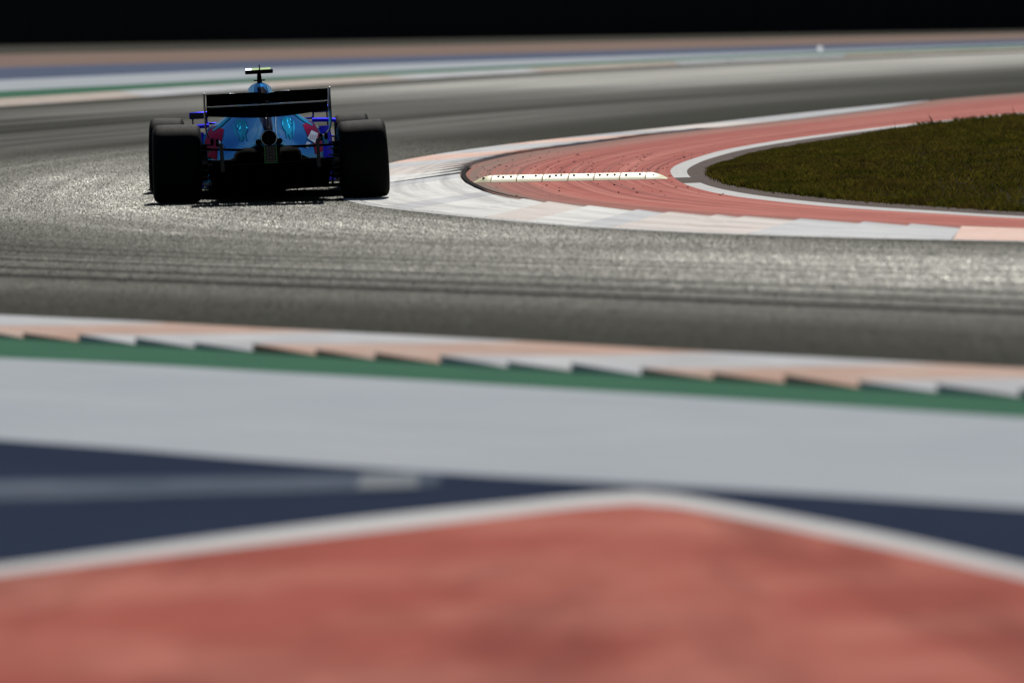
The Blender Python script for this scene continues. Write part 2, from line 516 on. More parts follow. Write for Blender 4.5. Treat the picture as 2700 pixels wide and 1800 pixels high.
MAT['kerb_grey'] = painted_ground('kerb_grey_paint', (0.35, 0.36, 0.38), (0.43, 0.43, 0.43), (0.14, 0.14, 0.15), rough=0.76, spec=0.3, streak=(0.30, 0.22), scale=1.6, amt=0.6, dirt_amt=0.6)
MAT['kerb_salmon'] = painted_ground('kerb_salmon_paint', (0.55, 0.30, 0.22), (0.6, 0.45, 0.38), (0.3, 0.17, 0.13), rough=0.75, spec=0.3, streak=(0.4, 0.5), scale=1.6, amt=0.8, dirt_amt=0.5)
MAT['kerb_pale'] = painted_ground('kerb_pale_salmon_paint', (0.48, 0.41, 0.37), (0.44, 0.42, 0.40), (0.16, 0.13, 0.12), rough=0.76, spec=0.3, streak=(0.30, 0.22), scale=1.6, amt=0.8, dirt_amt=0.6)
MAT['kerb_near_white'] = painted_ground('kerb_cool_white_paint', (0.40, 0.41, 0.43), (0.50, 0.50, 0.50), (0.26, 0.25, 0.25), rough=0.9, spec=0.1, streak=(1.2, 0.12), scale=1.2, amt=0.9, dirt_amt=0.6)
MAT['kerb_near_salmon'] = painted_ground('kerb_worn_salmon_paint', (0.43, 0.27, 0.205), (0.47, 0.38, 0.335), (0.24, 0.15, 0.115), rough=0.9, spec=0.1, streak=(1.2, 0.12), scale=1.2, amt=1.0, dirt_amt=0.5)
MAT['kerb_far'] = painted_ground('kerb_far_paint', (0.42, 0.35, 0.30), (0.45, 0.42, 0.39), (0.28, 0.22, 0.18), rough=0.95, spec=0.06, streak=(1.2, 0.12), scale=0.5, amt=0.9, dirt_amt=0.5)
MAT['gravel'] = painted_ground('brown_grit', (0.085, 0.062, 0.055), (0.13, 0.1, 0.09), (0.045, 0.035, 0.03), rough=0.95, spec=0.06, scale=6)

def turf_base():
    n = N('dry_turf')
    a = n.noise(0.25, None, None, 5)
    b = n.noise(14, None, None, 4)
    c = n.mix(a, (0.020, 0.018, 0.010), (0.035, 0.030, 0.016))
    c = n.mix(n.math('MULTIPLY', b, 0.6), c, (0.012, 0.013, 0.006))
    n.set(color=c, rough=0.95, spec=0.06)
    n.bump(b, 0.8, 0.05)
    return n.m
MAT['turf'] = turf_base()

# ------------------------------------------------------------------ setting: ground sheet
g = mesh_obj('ground', [(-4000, -4000, -0.06), (4000, -4000, -0.06), (4000, 4000, -0.06), (-4000, 4000, -0.06)], [(0, 1, 2, 3)], MAT['turf'])
tag(g, 'dark dry turf around the track', None, kind='structure')

# road: the hairpin, from near right round the left end to far right
inner_r = [(18.7, 27.5), (10.0, 37.6), (6.0, 43.0)] + IN_EDGE[::-1] + [(12, 117.5), (20, 134), (37, 166)]
outer_r = [(9.0, 20.4), (5.5, 25.85)] + NEAR_EDGE[::-1] + [(-8, 46.6), (-12, 53.5), (-15, 61.5), (-16.6, 71), (-17, 81), (-16.4, 92), (-14.8, 103), (-12.3, 113)] + FAR_EDGE
ci, co_ = Curve(inner_r), Curve(outer_r)
anch_i = [0, 2, 14, 25, 28]
anch_o = [0, 10, 14, 18.5, len(outer_r) - 1]
cnt = [60, 120, 90, 90]
Ai, Li = ci.sample(anch_i, cnt)
Ao, Lo = co_.sample(anch_o, cnt)
_sm = np.concatenate([[0], np.cumsum(np.linalg.norm(np.diff((Ai + Ao) / 2, axis=0), axis=1))])
road = ribbon('road', Ai, Ao, MAT['asphalt'], cols=24)
tag(road, 'grey asphalt race track bending round a hairpin', None, kind='structure')

# ------------------------------------------------------------------ setting: painted run-off on the near side
NX0, NX1 = 14.0, 12.0
near_edge = extend(NEAR_EDGE, 0, NX1)
near_edge = [(-12, 53.5), (-8, 46.6)] + near_edge
def near_line(pts, a=NX0, b=NX1):
    return extend(pts, a, b)
n_te = near_line(NEAR_TEETH)
n_gg = near_line(NEAR_GG)
n_gn = near_line(NEAR_GN)
def sheet(name, a, b, mat, label, n=90, cols=4, z=0.0, kind='structure', parent=None):
    o = ribbon(name, even(a, n), even(b, n), MAT[mat], cols, z, parent=parent)
    if not parent:
        tag(o, label, None, kind=kind)
    return o
sheet('green_runoff_strip', n_te, n_gg, 'green', 'green painted strip behind the saw-tooth kerb', 120)
sheet('grey_runoff_strip', n_gg, n_gn, 'grey', 'broad pale grey painted run-off strip', 120)
# navy field and red field either side of the bent white line
bend_o = extend(CHEV_O, 12, 10)
bend_i = extend(CHEV_I, 12, 10)
def halves(pts, apex):
    return pts[:apex + 1], pts[apex:]
bo_l, bo_r = halves(bend_o, 7)
bi_l, bi_r = halves(bend_i, 7)
kk = int(np.argmin([abs(p[0] - 0.42) for p in n_gn]))
gn_c = Curve(n_gn)
split = float(np.interp(0.42, gn_c.p[:, 0], gn_c.l))
gn_l = gn_c.at_len(np.linspace(0, split, 80))
gn_r = gn_c.at_len(np.linspace(split, gn_c.l[-1], 60))
nv = ribbon('navy_runoff_field', np.vstack([gn_l[:-1], gn_r]), np.vstack([even(bo_l, 80)[:-1], even(bo_r, 60)]), MAT['navy'], 6)
tag(nv, 'navy blue painted run-off wedge between grey strip and white line', None, kind='structure')
wl = ribbon('white_line', np.vstack([even(bo_l, 80)[:-1], even(bo_r, 60)]), np.vstack([even(bi_l, 80)[:-1], even(bi_r, 60)]), MAT['white'], 2)
tag(wl, 'bent white painted line bordering the red run-off', None, kind='structure')
red_far = np.vstack([even(bi_l, 80)[:-1], even(bi_r, 60)])
red_near = red_far.copy()
red_near[:, 1] = -6.0
red_near[:, 0] *= 1.25
rr = ribbon('red_runoff_field', red_far, red_near, MAT['red_near'], 24)
tag(rr, 'faded red painted run-off in the foreground', None, kind='structure')
sk = ribbon('faded_paint_streak', even([(-9.0, 25.3), (-1.861, 25.22), (-1.172, 25.16), (-0.36, 25.05), (-0.27, 24.98)], 40), even([(-9.0, 23.95), (-1.78, 24.13), (-1.128, 24.2), (-0.345, 24.26), (-0.26, 24.4)], 40), MAT['streak'], 4, z=0.004)
tag(sk, 'pale faded streak across the navy run-off paint', None, kind='structure')

sk2 = ribbon('bare_paint_patch', even([(-0.55, 25.04), (-0.345, 25.02)], 6), even([(-0.55, 24.26), (-0.34, 24.28)], 6), MAT['bare'], 2, z=0.008)
tag(sk2, 'small pale bare patch at the tip of the faded streak', None, kind='structure')
# near saw-tooth kerb: one wedge block per tooth
def kerb_blocks(parent, outer, inner, mats, hi, lo, z_track=0.003, name='kerb_block', rows=4, flip=False, z_pow=None):
    """outer/inner: point rows at the block joints (outer = track side); each block rises to a stepped lip on the inner side"""
    outs = []
    for i in range(len(outer) - 1):
        a0, a1 = np.array(outer[i]), np.array(outer[i + 1])
        b0, b1 = np.array(inner[i]), np.array(inner[i + 1])
        h0, h1 = (hi[i], lo[i])
        gap = 0.006
        d0 = (a1 - a0) * gap
        a0, a1 = a0 + d0, a1 - d0
        d1 = (b1 - b0) * gap
        b0, b1 = b0 + d1, b1 - d1
        verts, uvs, faces = [], [], []
        for k in range(rows + 1):
            t = k / rows
            e = t ** (1.5 if z_pow is None else z_pow[i])
            p, q = a0 * (1 - t) + b0 * t, a1 * (1 - t) + b1 * t
            verts += [(p[0], p[1], z_track + h0 * e), (q[0], q[1], z_track + h1 * e)]
            uvs += [(i * 0.7, t), (i * 0.7 + 0.7, t)]
        top = len(verts)
        for k in range(rows):
            faces.append((2 * k, 2 * k + 1, 2 * k + 3, 2 * k + 2))
        for k in range(rows + 1):
            x, y, z_ = verts[2 * k]; x2, y2, z2 = verts[2 * k + 1]
            verts += [(x, y, -0.03), (x2, y2, -0.03)]
            uvs += [uvs[2 * k], uvs[2 * k + 1]]
        for k in range(rows):
            faces.append((2 * k + 2, top + 2 * k + 2, top + 2 * k, 2 * k))
            faces.append((2 * k + 1, top + 2 * k + 1, top + 2 * k + 3, 2 * k + 3))
        faces.append((0, top, top + 1, 1))
        e = 2 * rows
        faces.append((e + 1, top + e + 1, top + e, e))
        if flip:
            faces = [f[::-1] for f in faces]
        outs.append(mesh_obj(name, verts, faces, MAT[mats[i]], parent, uvs=uvs))
    return outs

te_c = Curve(n_te)
nt = len(n_te)
joint_l = [te_c.len_at(i) for i in range(1, nt - 1)]
step = (joint_l[-1] - joint_l[0]) / (len(joint_l) - 1)
joint_l = [joint_l[0] - step * k for k in range(7, 0, -1)] + joint_l + [joint_l[-1] + step * k for k in range(1, 5)]
teeth_pts = te_c.at_len(joint_l)
ne_c = Curve(near_edge)
# matching joints on the track edge: square to the kerb
edge_pts = []
for p in teeth_pts:
    q = np.array(p)
    tn = np.array((0.545, -0.838))
    k = int(np.argmin(np.abs((ne_c.p - q) @ tn - 0.42)))
    edge_pts.append(ne_c.p[k])
ek = mesh_obj('exit_kerb', *(lambda A, B: ([(p[0], p[1], -0.035) for p in A] + [(p[0], p[1], -0.035) for p in B], [(i, i + 1, len(A) + i + 1, len(A) + i) for i in range(len(A) - 1)]))(edge_pts, teeth_pts), MAT['gravel'])
tag(ek, 'saw-tooth kerb in faded salmon and white along the near track edge', None, kind='structure')
nb = len(teeth_pts) - 1
cols_n = [['kerb_near_white', 'kerb_near_salmon'][((i - 8 + 300 * 1) // 3 + 0) % 2] for i in range(nb)]
kerb_blocks(ek, edge_pts, teeth_pts, cols_n, [0.034 + 0.006 * math.sin(i * 2.4) for i in range(nb)], [0.003] * nb)
# filler beyond the kerb ends so that no bare strip shows
# ------------------------------------------------------------------ setting: the inside of the hairpin
kin = extend(IN_TEETH, 0, 0) + [(3.75, 47.7), (4.6, 46.35), (6.6, 43.5)]
apex_t, apex_e = 21, 11
it_c = Curve(kin)
ie_pts = IN_EDGE + [(6.0, 43.0), (10.0, 37.6)]
ie_c = Curve(ie_pts)
la, le_ = it_c.len_at(apex_t), ie_c.len_at(apex_e)
e0 = ie_c.len_at(1.15)
eN = ie_c.len_at(len(IN_EDGE) + 0.15)
joints = [it_c.len_at(0), it_c.len_at(1), it_c.len_at(2), it_c.len_at(3)] + [it_c.len_at(i) for i in range(4, 39)] + [it_c.len_at(i) for i in range(39, len(kin))]
edge_j = []
for L in joints:
    if L <= la:
        edge_j.append(e0 + (le_ - e0) * (L - joints[0]) / (la - joints[0]))
    else:
        edge_j.append(le_ + (eN - le_) * (L - la) / (joints[-1] - la))
J_in, J_out = it_c.at_len(joints), ie_c.at_len(edge_j)
nj = len(joints) - 1
G_, S_, P_, W_ = 'kerb_grey', 'kerb_salmon', 'kerb_pale', 'kerb_white'
K_ = 'kerb_near_white'
pal = [K_, K_, K_, P_, K_, K_, S_, S_, G_, G_, G_, S_, S_, S_, G_, G_, P_, P_, P_, W_, W_, G_, W_, W_, W_, G_, W_, W_, W_, P_, W_, G_, P_, P_, P_, G_, G_, G_, S_, S_, S_, S_, S_]
hi, lo = [], []
for i in range(nj):
    y = J_in[i][1]
    if i < 4: a, b = 0.004, 0.004
    elif i < apex_t: a, b = 0.0, 0.024
    elif i < 28: a, b = 0.006, 0.005
    elif i < 38: a, b = 0.020, 0.003
    else: a, b = 0.02, 0.02
    hi.append(a); lo.append(b)
ak = mesh_obj('apex_kerb', *(lambda A, B: ([(p[0], p[1], -0.035) for p in A] + [(p[0], p[1], -0.035) for p in B], [(i, i + 1, len(A) + i + 1, len(A) + i) for i in range(len(A) - 1)]))(J_out, J_in), MAT['gravel'])
tag(ak, 'broad worn white and salmon kerb round the inside of the hairpin', None, kind='structure')
kerb_blocks(ak, J_out, J_in, pal[:nj] + ['kerb_salmon'] * max(0, nj - len(pal)), hi, lo, rows=7, z_pow=[6 if i < apex_t - 1 else 1.4 for i in range(nj)])

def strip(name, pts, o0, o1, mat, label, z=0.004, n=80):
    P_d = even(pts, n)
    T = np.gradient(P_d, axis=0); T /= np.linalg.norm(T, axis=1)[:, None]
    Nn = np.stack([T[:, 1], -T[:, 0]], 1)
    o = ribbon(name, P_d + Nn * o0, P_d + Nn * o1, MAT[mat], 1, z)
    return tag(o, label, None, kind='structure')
MAT['step_shade'] = plain('dark_step_shade', (0.012, 0.010, 0.010), 0.95, spec=0.03)  # dark strips paint in the shade of the kerb lip and step
strip('kerb_shade', kin[19:29], -0.015, -0.06, 'step_shade', 'dark strip painting the shaded lip at the apex of the kerb', 0.02)
strip('kerb_shade', kin[38:], -0.01, -0.05, 'step_shade', 'dark strip painting the step shadow at the near end of the apex kerb', 0.024)
strip('edge_line', IN_EDGE[12:] + [(6.0, 43.0)], 0.02, 0.12, 'white', 'thin white line along the near edge of the apex kerb', 0.005)
# red apron between kerb and white line
ap_out = [(20, 134), (12, 117.5)] + IN_EDGE[:1] + [IN_EDGE[1]] + kin
lo_pts = extend(LINE_O, 28, 0) + [(5.0, 47.6), (7.4, 43.8)]
c_ap, c_lo = Curve(ap_out), Curve(lo_pts)
c1 = [40, 70, 90, 70]
A1, _ = c_ap.sample([0, 4, 4 + 12, 4 + apex_t + 1, len(ap_out) - 1], c1)
B1, _ = c_lo.sample([0, 1, 6, 10.6, len(lo_pts) - 1], c1)
apr = ribbon('red_apron', A1, B1, MAT['red'], 10)
tag(apr, 'red painted apron inside the hairpin kerb', None, kind='structure')
li_pts = extend(LINE_I, 28, 0) + [(5.05, 48.0), (7.5, 44.2)]
gr_pts = extend(GRASS, 28, 0) + [(5.15, 48.9), (7.7, 45.0)]
c_li, c_gr = Curve(li_pts), Curve(gr_pts)
B2, _ = c_li.sample([0, 1, 6, 10.6, len(li_pts) - 1], c1)
B3, _ = c_gr.sample([0, 1, 6, 10.6, len(gr_pts) - 1], c1)
# the line is broken by a short gap where a conduit crosses
gap = [i for i in range(len(B1)) if B1[i][0] < 1.75 and 62.2 < B1[i][1] < 64.3]
i0, i1 = gap[0], gap[-1]
wa = ribbon('white_line', B1[:i0 + 1], B2[:i0 + 1], MAT['white'], 2)
tag(wa, 'white painted line round the far side of the turf island', None, kind='structure')
wb = ribbon('white_line', B1[i1:], B2[i1:], MAT['white'], 2)
tag(wb, 'white painted line round the near side of the turf island', None, kind='structure')
wc = ribbon('conduit_patch', B1[i0:i1 + 1], B2[i0:i1 + 1], MAT['gravel'], 2)
tag(wc, 'short dull break in the white line', None, kind='structure')
gv = ribbon('grit_border', B2, B3, MAT['gravel'], 3)
tag(gv, 'brown grit border between white line and turf', None, kind='structure')

# turf island: domed bed, filled between the two arms of its outline
ap_g = c_gr.len_at(10.2)
NG = 60
far_arm = c_gr.at_len(ap_g - (np.linspace(0, 1, NG) ** 1.25) * (ap_g - 0))
near_arm = c_gr.at_len(ap_g + (np.linspace(0, 1, NG) ** 1.25) * (c_gr.l[-1] - ap_g))
def bed_z(u, k):
    return 0.006 + 0.05 * min(1, u * 2.0) * (4 * k * (1 - k))
bed_rows = []
KB = 16
for i in range(NG):
    row = []
    for k in range(KB + 1):
        t = k / KB
        p = far_arm[i] * (1 - t) + near_arm[i] * t
        row.append((p[0], p[1], bed_z(i / (NG - 1), t) if 0 < k < KB else -0.01))
    bed_rows.append(row)
m = MB(); m.sheet(bed_rows)
n = N('turf_soil')
f1 = n.noise(3.0); f2 = n.noise(40)
n.set(color=n.mix(f2, n.mix(f1, (0.016, 0.014, 0.008), (0.028, 0.024, 0.012)), (0.01, 0.01, 0.005)), rough=0.95, spec=0.06)
n.bump(f2, 0.9, 0.03)
MAT['soil'] = n.m
bed = m.build('turf_bed', MAT['soil'], smooth=True)
tag(bed, 'dark soil bed of the turf island', None, kind='structure')

# ------------------------------------------------------------------ setting: far side of the track
fe = FAR_EDGE
fk, fgg, fgb, fbt, ftg = FAR_KG, FAR_GG, FAR_GB, FAR_BT, FAR_TG
def far_ext(pts, dx, dy):
    return [(pts[0][0] + dx, pts[0][1] + dy)] + pts
fe2 = [(-16.4, 92), (-14.8, 103), (-12.3, 113)] + fe
fk2 = [(-19.0, 95), (-16.9, 107), (-13.9, 119)] + fk
fgg2 = [(-23, 99), (-20, 113), (-16.0, 128)] + fgg
fgb2 = [(-34, 105), (-28, 130), (-20.0, 150)] + fgb
fbt2 = [(-60, 120), (-44, 165), (-27, 192)] + fbt
ftg2 = [(-90, 150), (-70, 215), (-40, 252)] + ftg
def farsheet(name, a, b, mat, label, cols=4):
    ca, cb = Curve(a), Curve(b)
    an = [0, 3, len(a) - 1]
    X, _ = ca.sample(an, [40, 110]); Y, _ = cb.sample([0, 3, len(b) - 1], [40, 110])
    o = ribbon(name, X, Y, MAT[mat], cols)
    tag(o, label, None, kind='structure')
    return X, Y
farsheet('green_runoff_strip', fk2, fgg2, 'green', 'thin green painted strip behind the far kerb')
farsheet('grey_runoff_strip', fgg2, fgb2, 'grey', 'pale grey painted strip beyond the far kerb')
farsheet('blue_runoff_strip', fgb2, fbt2, 'blue_far', 'slate blue painted strip across the far run-off')
farsheet('salmon_runoff_strip', fbt2, ftg2, 'tan', 'faded salmon strip at the back of the far run-off')
ca, cb = Curve(fe2), Curve(fk2)
nfb = 44
Xf, _ = ca.sample([0, 3, len(fe2) - 1], [12, nfb - 12]); Yf, _ = cb.sample([0, 3, len(fk2) - 1], [12, nfb - 12])
fk_o = mesh_obj('far_kerb', [(p[0], p[1], -0.035) for p in Xf] + [(p[0], p[1], -0.035) for p in Yf], [(i, i + 1, nfb + 1 + i + 1, nfb + 1 + i) for i in range(nfb)], MAT['gravel'])
tag(fk_o, 'faded white and salmon kerb along the far track edge', None, kind='structure')
kerb_blocks(fk_o, Xf, Yf, [['kerb_far', 'kerb_near_white'][(i // 3) % 2] for i in range(nfb)], [0.0] * nfb, [0.0] * nfb, rows=2, flip=True)

# ------------------------------------------------------------------ far barrier: black belt panels in front of stacked tyres
MAT['belt'] = plain('black_rubber_belt', (0.010, 0.010, 0.011), 0.85, spec=0.1, scale=3)
MAT['post'] = plain('dark_steel', (0.03, 0.03, 0.032), 0.7, metal=0.2, spec=0.2)
MAT['concrete'] = plain('dark_concrete', (0.06, 0.058, 0.052), 0.9, spec=0.15, scale=2)
bc = Curve(BARRIER)
nbp = 32
bl = bc.at_len(np.linspace(0, bc.l[-1], nbp + 1))
root = bpy.data.objects.new('tyre_barrier', None); col.objects.link(root)
root.location = (0, 298, 0)
tag(root, 'tall black barrier along the back of the far run-off', 'barrier')
for i in range(nbp):
    a, b = bl[i], bl[i + 1]
    d = b - a
    L = float(np.linalg.norm(d)); ang = math.atan2(d[1], d[0])
    m = MB()
    M_ = Matrix.Rotation(ang, 4, 'Z')
    prof = [(0, 0.0), (0.05, 0.6), (0.03, 1.5), (0.0, 2.4), (0.03, 3.25)]
    rows = [[M_ @ Vector((x * (L - 0.03) / 2, -y, z)) for (y, z) in prof] for x in (-1, -0.33, 0.33, 1)]
    m.sheet(rows, thick=M_ @ Vector((0, 0.08, 0)))
    o = m.build('belt_panel', MAT['belt'], root)
    o.location = ((a[0] + b[0]) / 2, (a[1] + b[1]) / 2 - 298, -0.06)
    m = MB()
    m.box((0, 0, 1.65), (0.12, 0.12, 3.3), M_, 0.0)
    o = m.build('post', MAT['post'], root)
    nrm = M_ @ Vector((0, 0.4, 0))
    o.location = (a[0] + nrm.x, a[1] + nrm.y - 298, -0.06)
m = MB()
rows = []
for p in bl:
    rows.append([(p[0] + 0.6, p[1] + 0.9 - 298, -0.06), (p[0] + 0.6, p[1] + 0.9 - 298, 3.1)])
m.sheet(rows, thick=(0.25, 0.35, 0))
m.build('backing_wall', MAT['concrete'], root)

# ------------------------------------------------------------------ turf on the island
def grass_material():
    n = N('grass_blade')
    a = n.noise(1.1, None, None, 4)
    b = n.noise(16, None, None, 3)
    c = n.ramp(a, [(0.32, (0.020, 0.030, 0.005)), (0.43, (0.055, 0.058, 0.008)), (0.50, (0.13, 0.095, 0.016)), (0.56, (0.075, 0.042, 0.014)), (0.66, (0.020, 0.011, 0.008)), (0.8, (0.06, 0.045, 0.01))])
    c = n.mix(n.mapr(b, 0.4, 0.6, 0, 0.9), c, (0.012, 0.014, 0.004))
    n.set(color=c, rough=0.75, spec=0.12)
    tr = n.new('ShaderNodeBsdfTranslucent')
    n.link(n.mix(0.25, c, (0.14, 0.12, 0.012)), tr.inputs['Color'])
    mx = n.new('ShaderNodeMixShader')
    mx.inputs[0].default_value = 0.42
    n.link(n.b.outputs[0], mx.inputs[1]); n.link(tr.outputs[0], mx.inputs[2])
    n.link(mx.outputs[0], n.t.nodes['Material Output'].inputs['Surface'])
    return n.m
MAT['blade'] = grass_material()
bedA = np.array(bed_rows)
def bed_points(num, umax=0.75, bias=1.0, edge=0.0):
    u = rng.random(num) ** bias * umax
    k = rng.random(num)
    eg = rng.random(num) < edge
    k = np.where(eg, np.where(rng.random(num) < 0.5, rng.random(num) ** 2 * 0.02, 1 - rng.random(num) ** 2 * 0.02), k)
    iu = u * (NG - 1); i = np.floor(iu).astype(int); fu = (iu - i)[:, None]
    ik = k * KB; j = np.minimum(np.floor(ik).astype(int), KB - 1); fk_ = (ik - j)[:, None]
    i2 = np.minimum(i + 1, NG - 1)
    p = (bedA[i, j] * (1 - fk_) + bedA[i, j + 1] * fk_) * (1 - fu) + (bedA[i2, j] * (1 - fk_) + bedA[i2, j + 1] * fk_) * fu
    p = p + np.where(eg, rng.normal(0, 0.035, num), 0)[:, None] * np.array([1, 2.0, 0])
    p[:, 2] = np.maximum(p[:, 2], 0.0)
    return p, u, k
def blades(p, hmin, hmax, wmin, wmax, lean, clump=None):
    nb_ = len(p)
    ang = rng.random(nb_) * 2 * np.pi
    h = hmin + (hmax - hmin) * rng.random(nb_) ** 1.6
    if clump is not None:
        h *= clump
    w = wmin + (wmax - wmin) * rng.random(nb_)
    ln = lean * rng.random(nb_) * h
    la_ = rng.random(nb_) * 2 * np.pi
    dx, dy = np.cos(ang) * w / 2, np.sin(ang) * w / 2
    v = np.empty((nb_, 4, 3))
    v[:, 0] = p + np.stack([-dx, -dy, -0.01 + 0 * dx], 1)
    v[:, 1] = p + np.stack([dx, dy, -0.01 + 0 * dx], 1)
    v[:, 2] = p + np.stack([np.cos(la_) * ln * 0.35 + dx * 0.6, np.sin(la_) * ln * 0.35 + dy * 0.6, h * 0.6], 1)
    v[:, 3] = p + np.stack([np.cos(la_) * ln, np.sin(la_) * ln, h], 1)
    base = np.arange(nb_)[:, None] * 4
    idx = np.concatenate([base + np.array([[0, 1, 2]]), base + np.array([[0, 2, 3]])], 1).reshape(-1, 3)
    return v.reshape(-1, 3), idx
pts_, uu, kq = bed_points(200000, 0.72, 0.9, 0.06)
cl = 0.55 + 0.45 * np.sin(pts_[:, 0] * 5.1 + 1.7 * np.sin(pts_[:, 1] * 1.3)) * np.sin(pts_[:, 1] * 2.2 + 2 * np.sin(pts_[:, 0] * 2.3))
low = np.clip(0.3 + 0.8 * kq + np.clip((pts_[:, 0] - 4.0) / 1.5, 0, 1), 0.3, 1)
v1, i1_ = blades(pts_, 0.016, 0.07, 0.005, 0.011, 1.1, (0.45 + 1.0 * cl) * low)
grass = tri_cloud('grass', v1, MAT['blade'], idx=i1_)
tag(grass, 'short dark green and straw-brown grass on the turf island', 'grass', kind='stuff')
pts_, uu, kq = bed_points(420, 0.7, 0.8)
sel = ((kq < 0.35) | (rng.random(len(kq)) < 0.15)) & (pts_[:, 0] > 4.3)
v1, i1_ = blades(pts_[sel], 0.08, 0.22, 0.004, 0.007, 0.5)
stalk = tri_cloud('grass_stalks', v1, plain('dry_stalk', (0.05, 0.042, 0.02), 0.8, spec=0.1), idx=i1_)
tag(stalk, 'thin taller seed stalks standing out of the turf island', 'grass', kind='stuff')

# ------------------------------------------------------------------ stones of the asphalt surface round the plane of focus
TC = 40
ii = np.arange(len(Ai) - 1)
tt = (np.arange(TC) + 0.5) / TC
cw = np.linalg.norm(Ai[1:] - Ao[1:], axis=1)
rA = (Ai[:-1] + Ai[1:]) / 2; rB = (Ao[:-1] + Ao[1:]) / 2
cen = rA[:, None] * (1 - tt)[None, :, None] + rB[:, None] * tt[None, :, None]
dA = Ai[1:] - Ai[:-1]; dB = Ao[1:] - Ao[:-1]
dl = dA[:, None] * (1 - tt)[None, :, None] + dB[:, None] * tt[None, :, None]
dt = (rB - rA)[:, None] / TC
area = np.abs(dl[..., 0] * dt[..., 1] - dl[..., 1] * dt[..., 0])
cy = cen[..., 1]; cx = cen[..., 0]
dens = np.clip((cy - 31) / 16, 0.3, 1) * np.clip((86 - cy) / 14, 0, 1) * (np.abs(cx) < 0.079 * cy + 0.3)
wgt = (area * dens).ravel(); wgt /= wgt.sum()
STONES = 330000
cell = rng.choice(len(wgt), STONES, p=wgt)
ci_, ct_ = cell // TC, cell % TC
fs = rng.random(STONES); ftv = (ct_ + rng.random(STONES)) / TC
pa = Ai[ci_] * (1 - fs)[:, None] + Ai[ci_ + 1] * fs[:, None]
pb = Ao[ci_] * (1 - fs)[:, None] + Ao[ci_ + 1] * fs[:, None]
sp = pa * (1 - ftv)[:, None] + pb * ftv[:, None]
s_mid = np.concatenate([[0], np.cumsum(np.linalg.norm(np.diff((Ai + Ao) / 2, axis=0), axis=1))])
stone_uv = np.stack([s_mid[ci_] * (1 - fs) + s_mid[ci_ + 1] * fs, ftv], 1)
k = len(sp)
r = 0.0045 + 0.006 * rng.random(k)
h = r * (0.35 + 0.55 * rng.random(k))
a0 = rng.random(k) * 2 * np.pi
v = np.empty((k, 4, 3))
for q in range(3):
    a_ = a0 + q * 2.094 + 0.5 * (rng.random(k) - 0.5)
    v[:, q] = np.stack([sp[:, 0] + np.cos(a_) * r, sp[:, 1] + np.sin(a_) * r, np.full(k, -0.001)], 1)
v[:, 3] = np.stack([sp[:, 0] + (rng.random(k) - 0.5) * r, sp[:, 1] + (rng.random(k) - 0.5) * r, h], 1)
b = np.arange(k)[:, None] * 4
idx = np.concatenate([b + np.array([[0, 1, 3]]), b + np.array([[1, 2, 3]]), b + np.array([[2, 0, 3]])], 1).reshape(-1, 3)
MAT['stone'] = make_asphalt(True)
st = tri_cloud('asphalt_stones', v.reshape(-1, 3), MAT['stone'], idx=idx)
_ly = st.data.uv_layers.new(name='st')
_ly.data.foreach_set('uv', np.repeat(stone_uv, 9, axis=0).astype(np.float32).ravel())
tag(st, 'coarse stone texture standing out of the track surface', 'asphalt', kind='stuff')

# ------------------------------------------------------------------ rubber crumbs on the red apron
crumbs = []
cm = MB()
for _ in range(150):
    i = random.randrange(120, len(A1) - 50)
    t = random.random() ** 0.8
    p = A1[i] * (1 - t) + B1[i] * t
    L = random.choice([0.005, 0.006, 0.008, 0.008, 0.012, 0.02]) * random.uniform(0.7, 1.3)
    wd = random.uniform(0.004, 0.010)
    cm.box((p[0], p[1], 0.006), (L, wd * 2, random.uniform(0.003, 0.008)), Matrix.Rotation(random.uniform(-0.9, 0.9), 4, 'Z'), 0)
MAT['crumb'] = plain('tyre_crumb', (0.014, 0.013, 0.013), 0.9, spec=0.1)
dc = cm.build('rubber_crumbs', MAT['crumb'])
tag(dc, 'small black tyre crumbs scattered over the red apron', 'rubber crumbs', kind='stuff')

# ------------------------------------------------------------------ yellow speed bump of bolted modules
MAT['bump'] = plain('cream_yellow_plastic', (0.80, 0.74, 0.42), 0.42, spec=0.5, var=0.06)
MAT['bolt'] = plain('dark_bolt', (0.012, 0.011, 0.010), 0.8, spec=0.1)
bump_o = bpy.data.objects.new('speed_bump', None); col.objects.link(bump_o)
p0, p1 = Vector((-0.315, 64.35, 0.0)), Vector((1.462, 64.05, 0.0))
bump_o.location = p0
bump_o.rotation_euler.z = math.atan2(p1.y - p0.y, p1.x - p0.x)
tag(bump_o, 'low cream yellow speed bump of bolted modules lying across the red apron', 'speed bump')
Lb = (p1 - p0).length
def arc(t, hgt, dep):
    # cross section, t 0..1 from near foot over the crown to the far foot
    y = (t - 0.5) * dep
    z = hgt * max(0.0, 1 - abs(2 * t - 1) ** 2.1)
    return y, z
cap_l, n_mod = 0.185, 6
mod_l = (Lb - 2 * cap_l) / n_mod
DEP, HGT = 0.34, 0.062
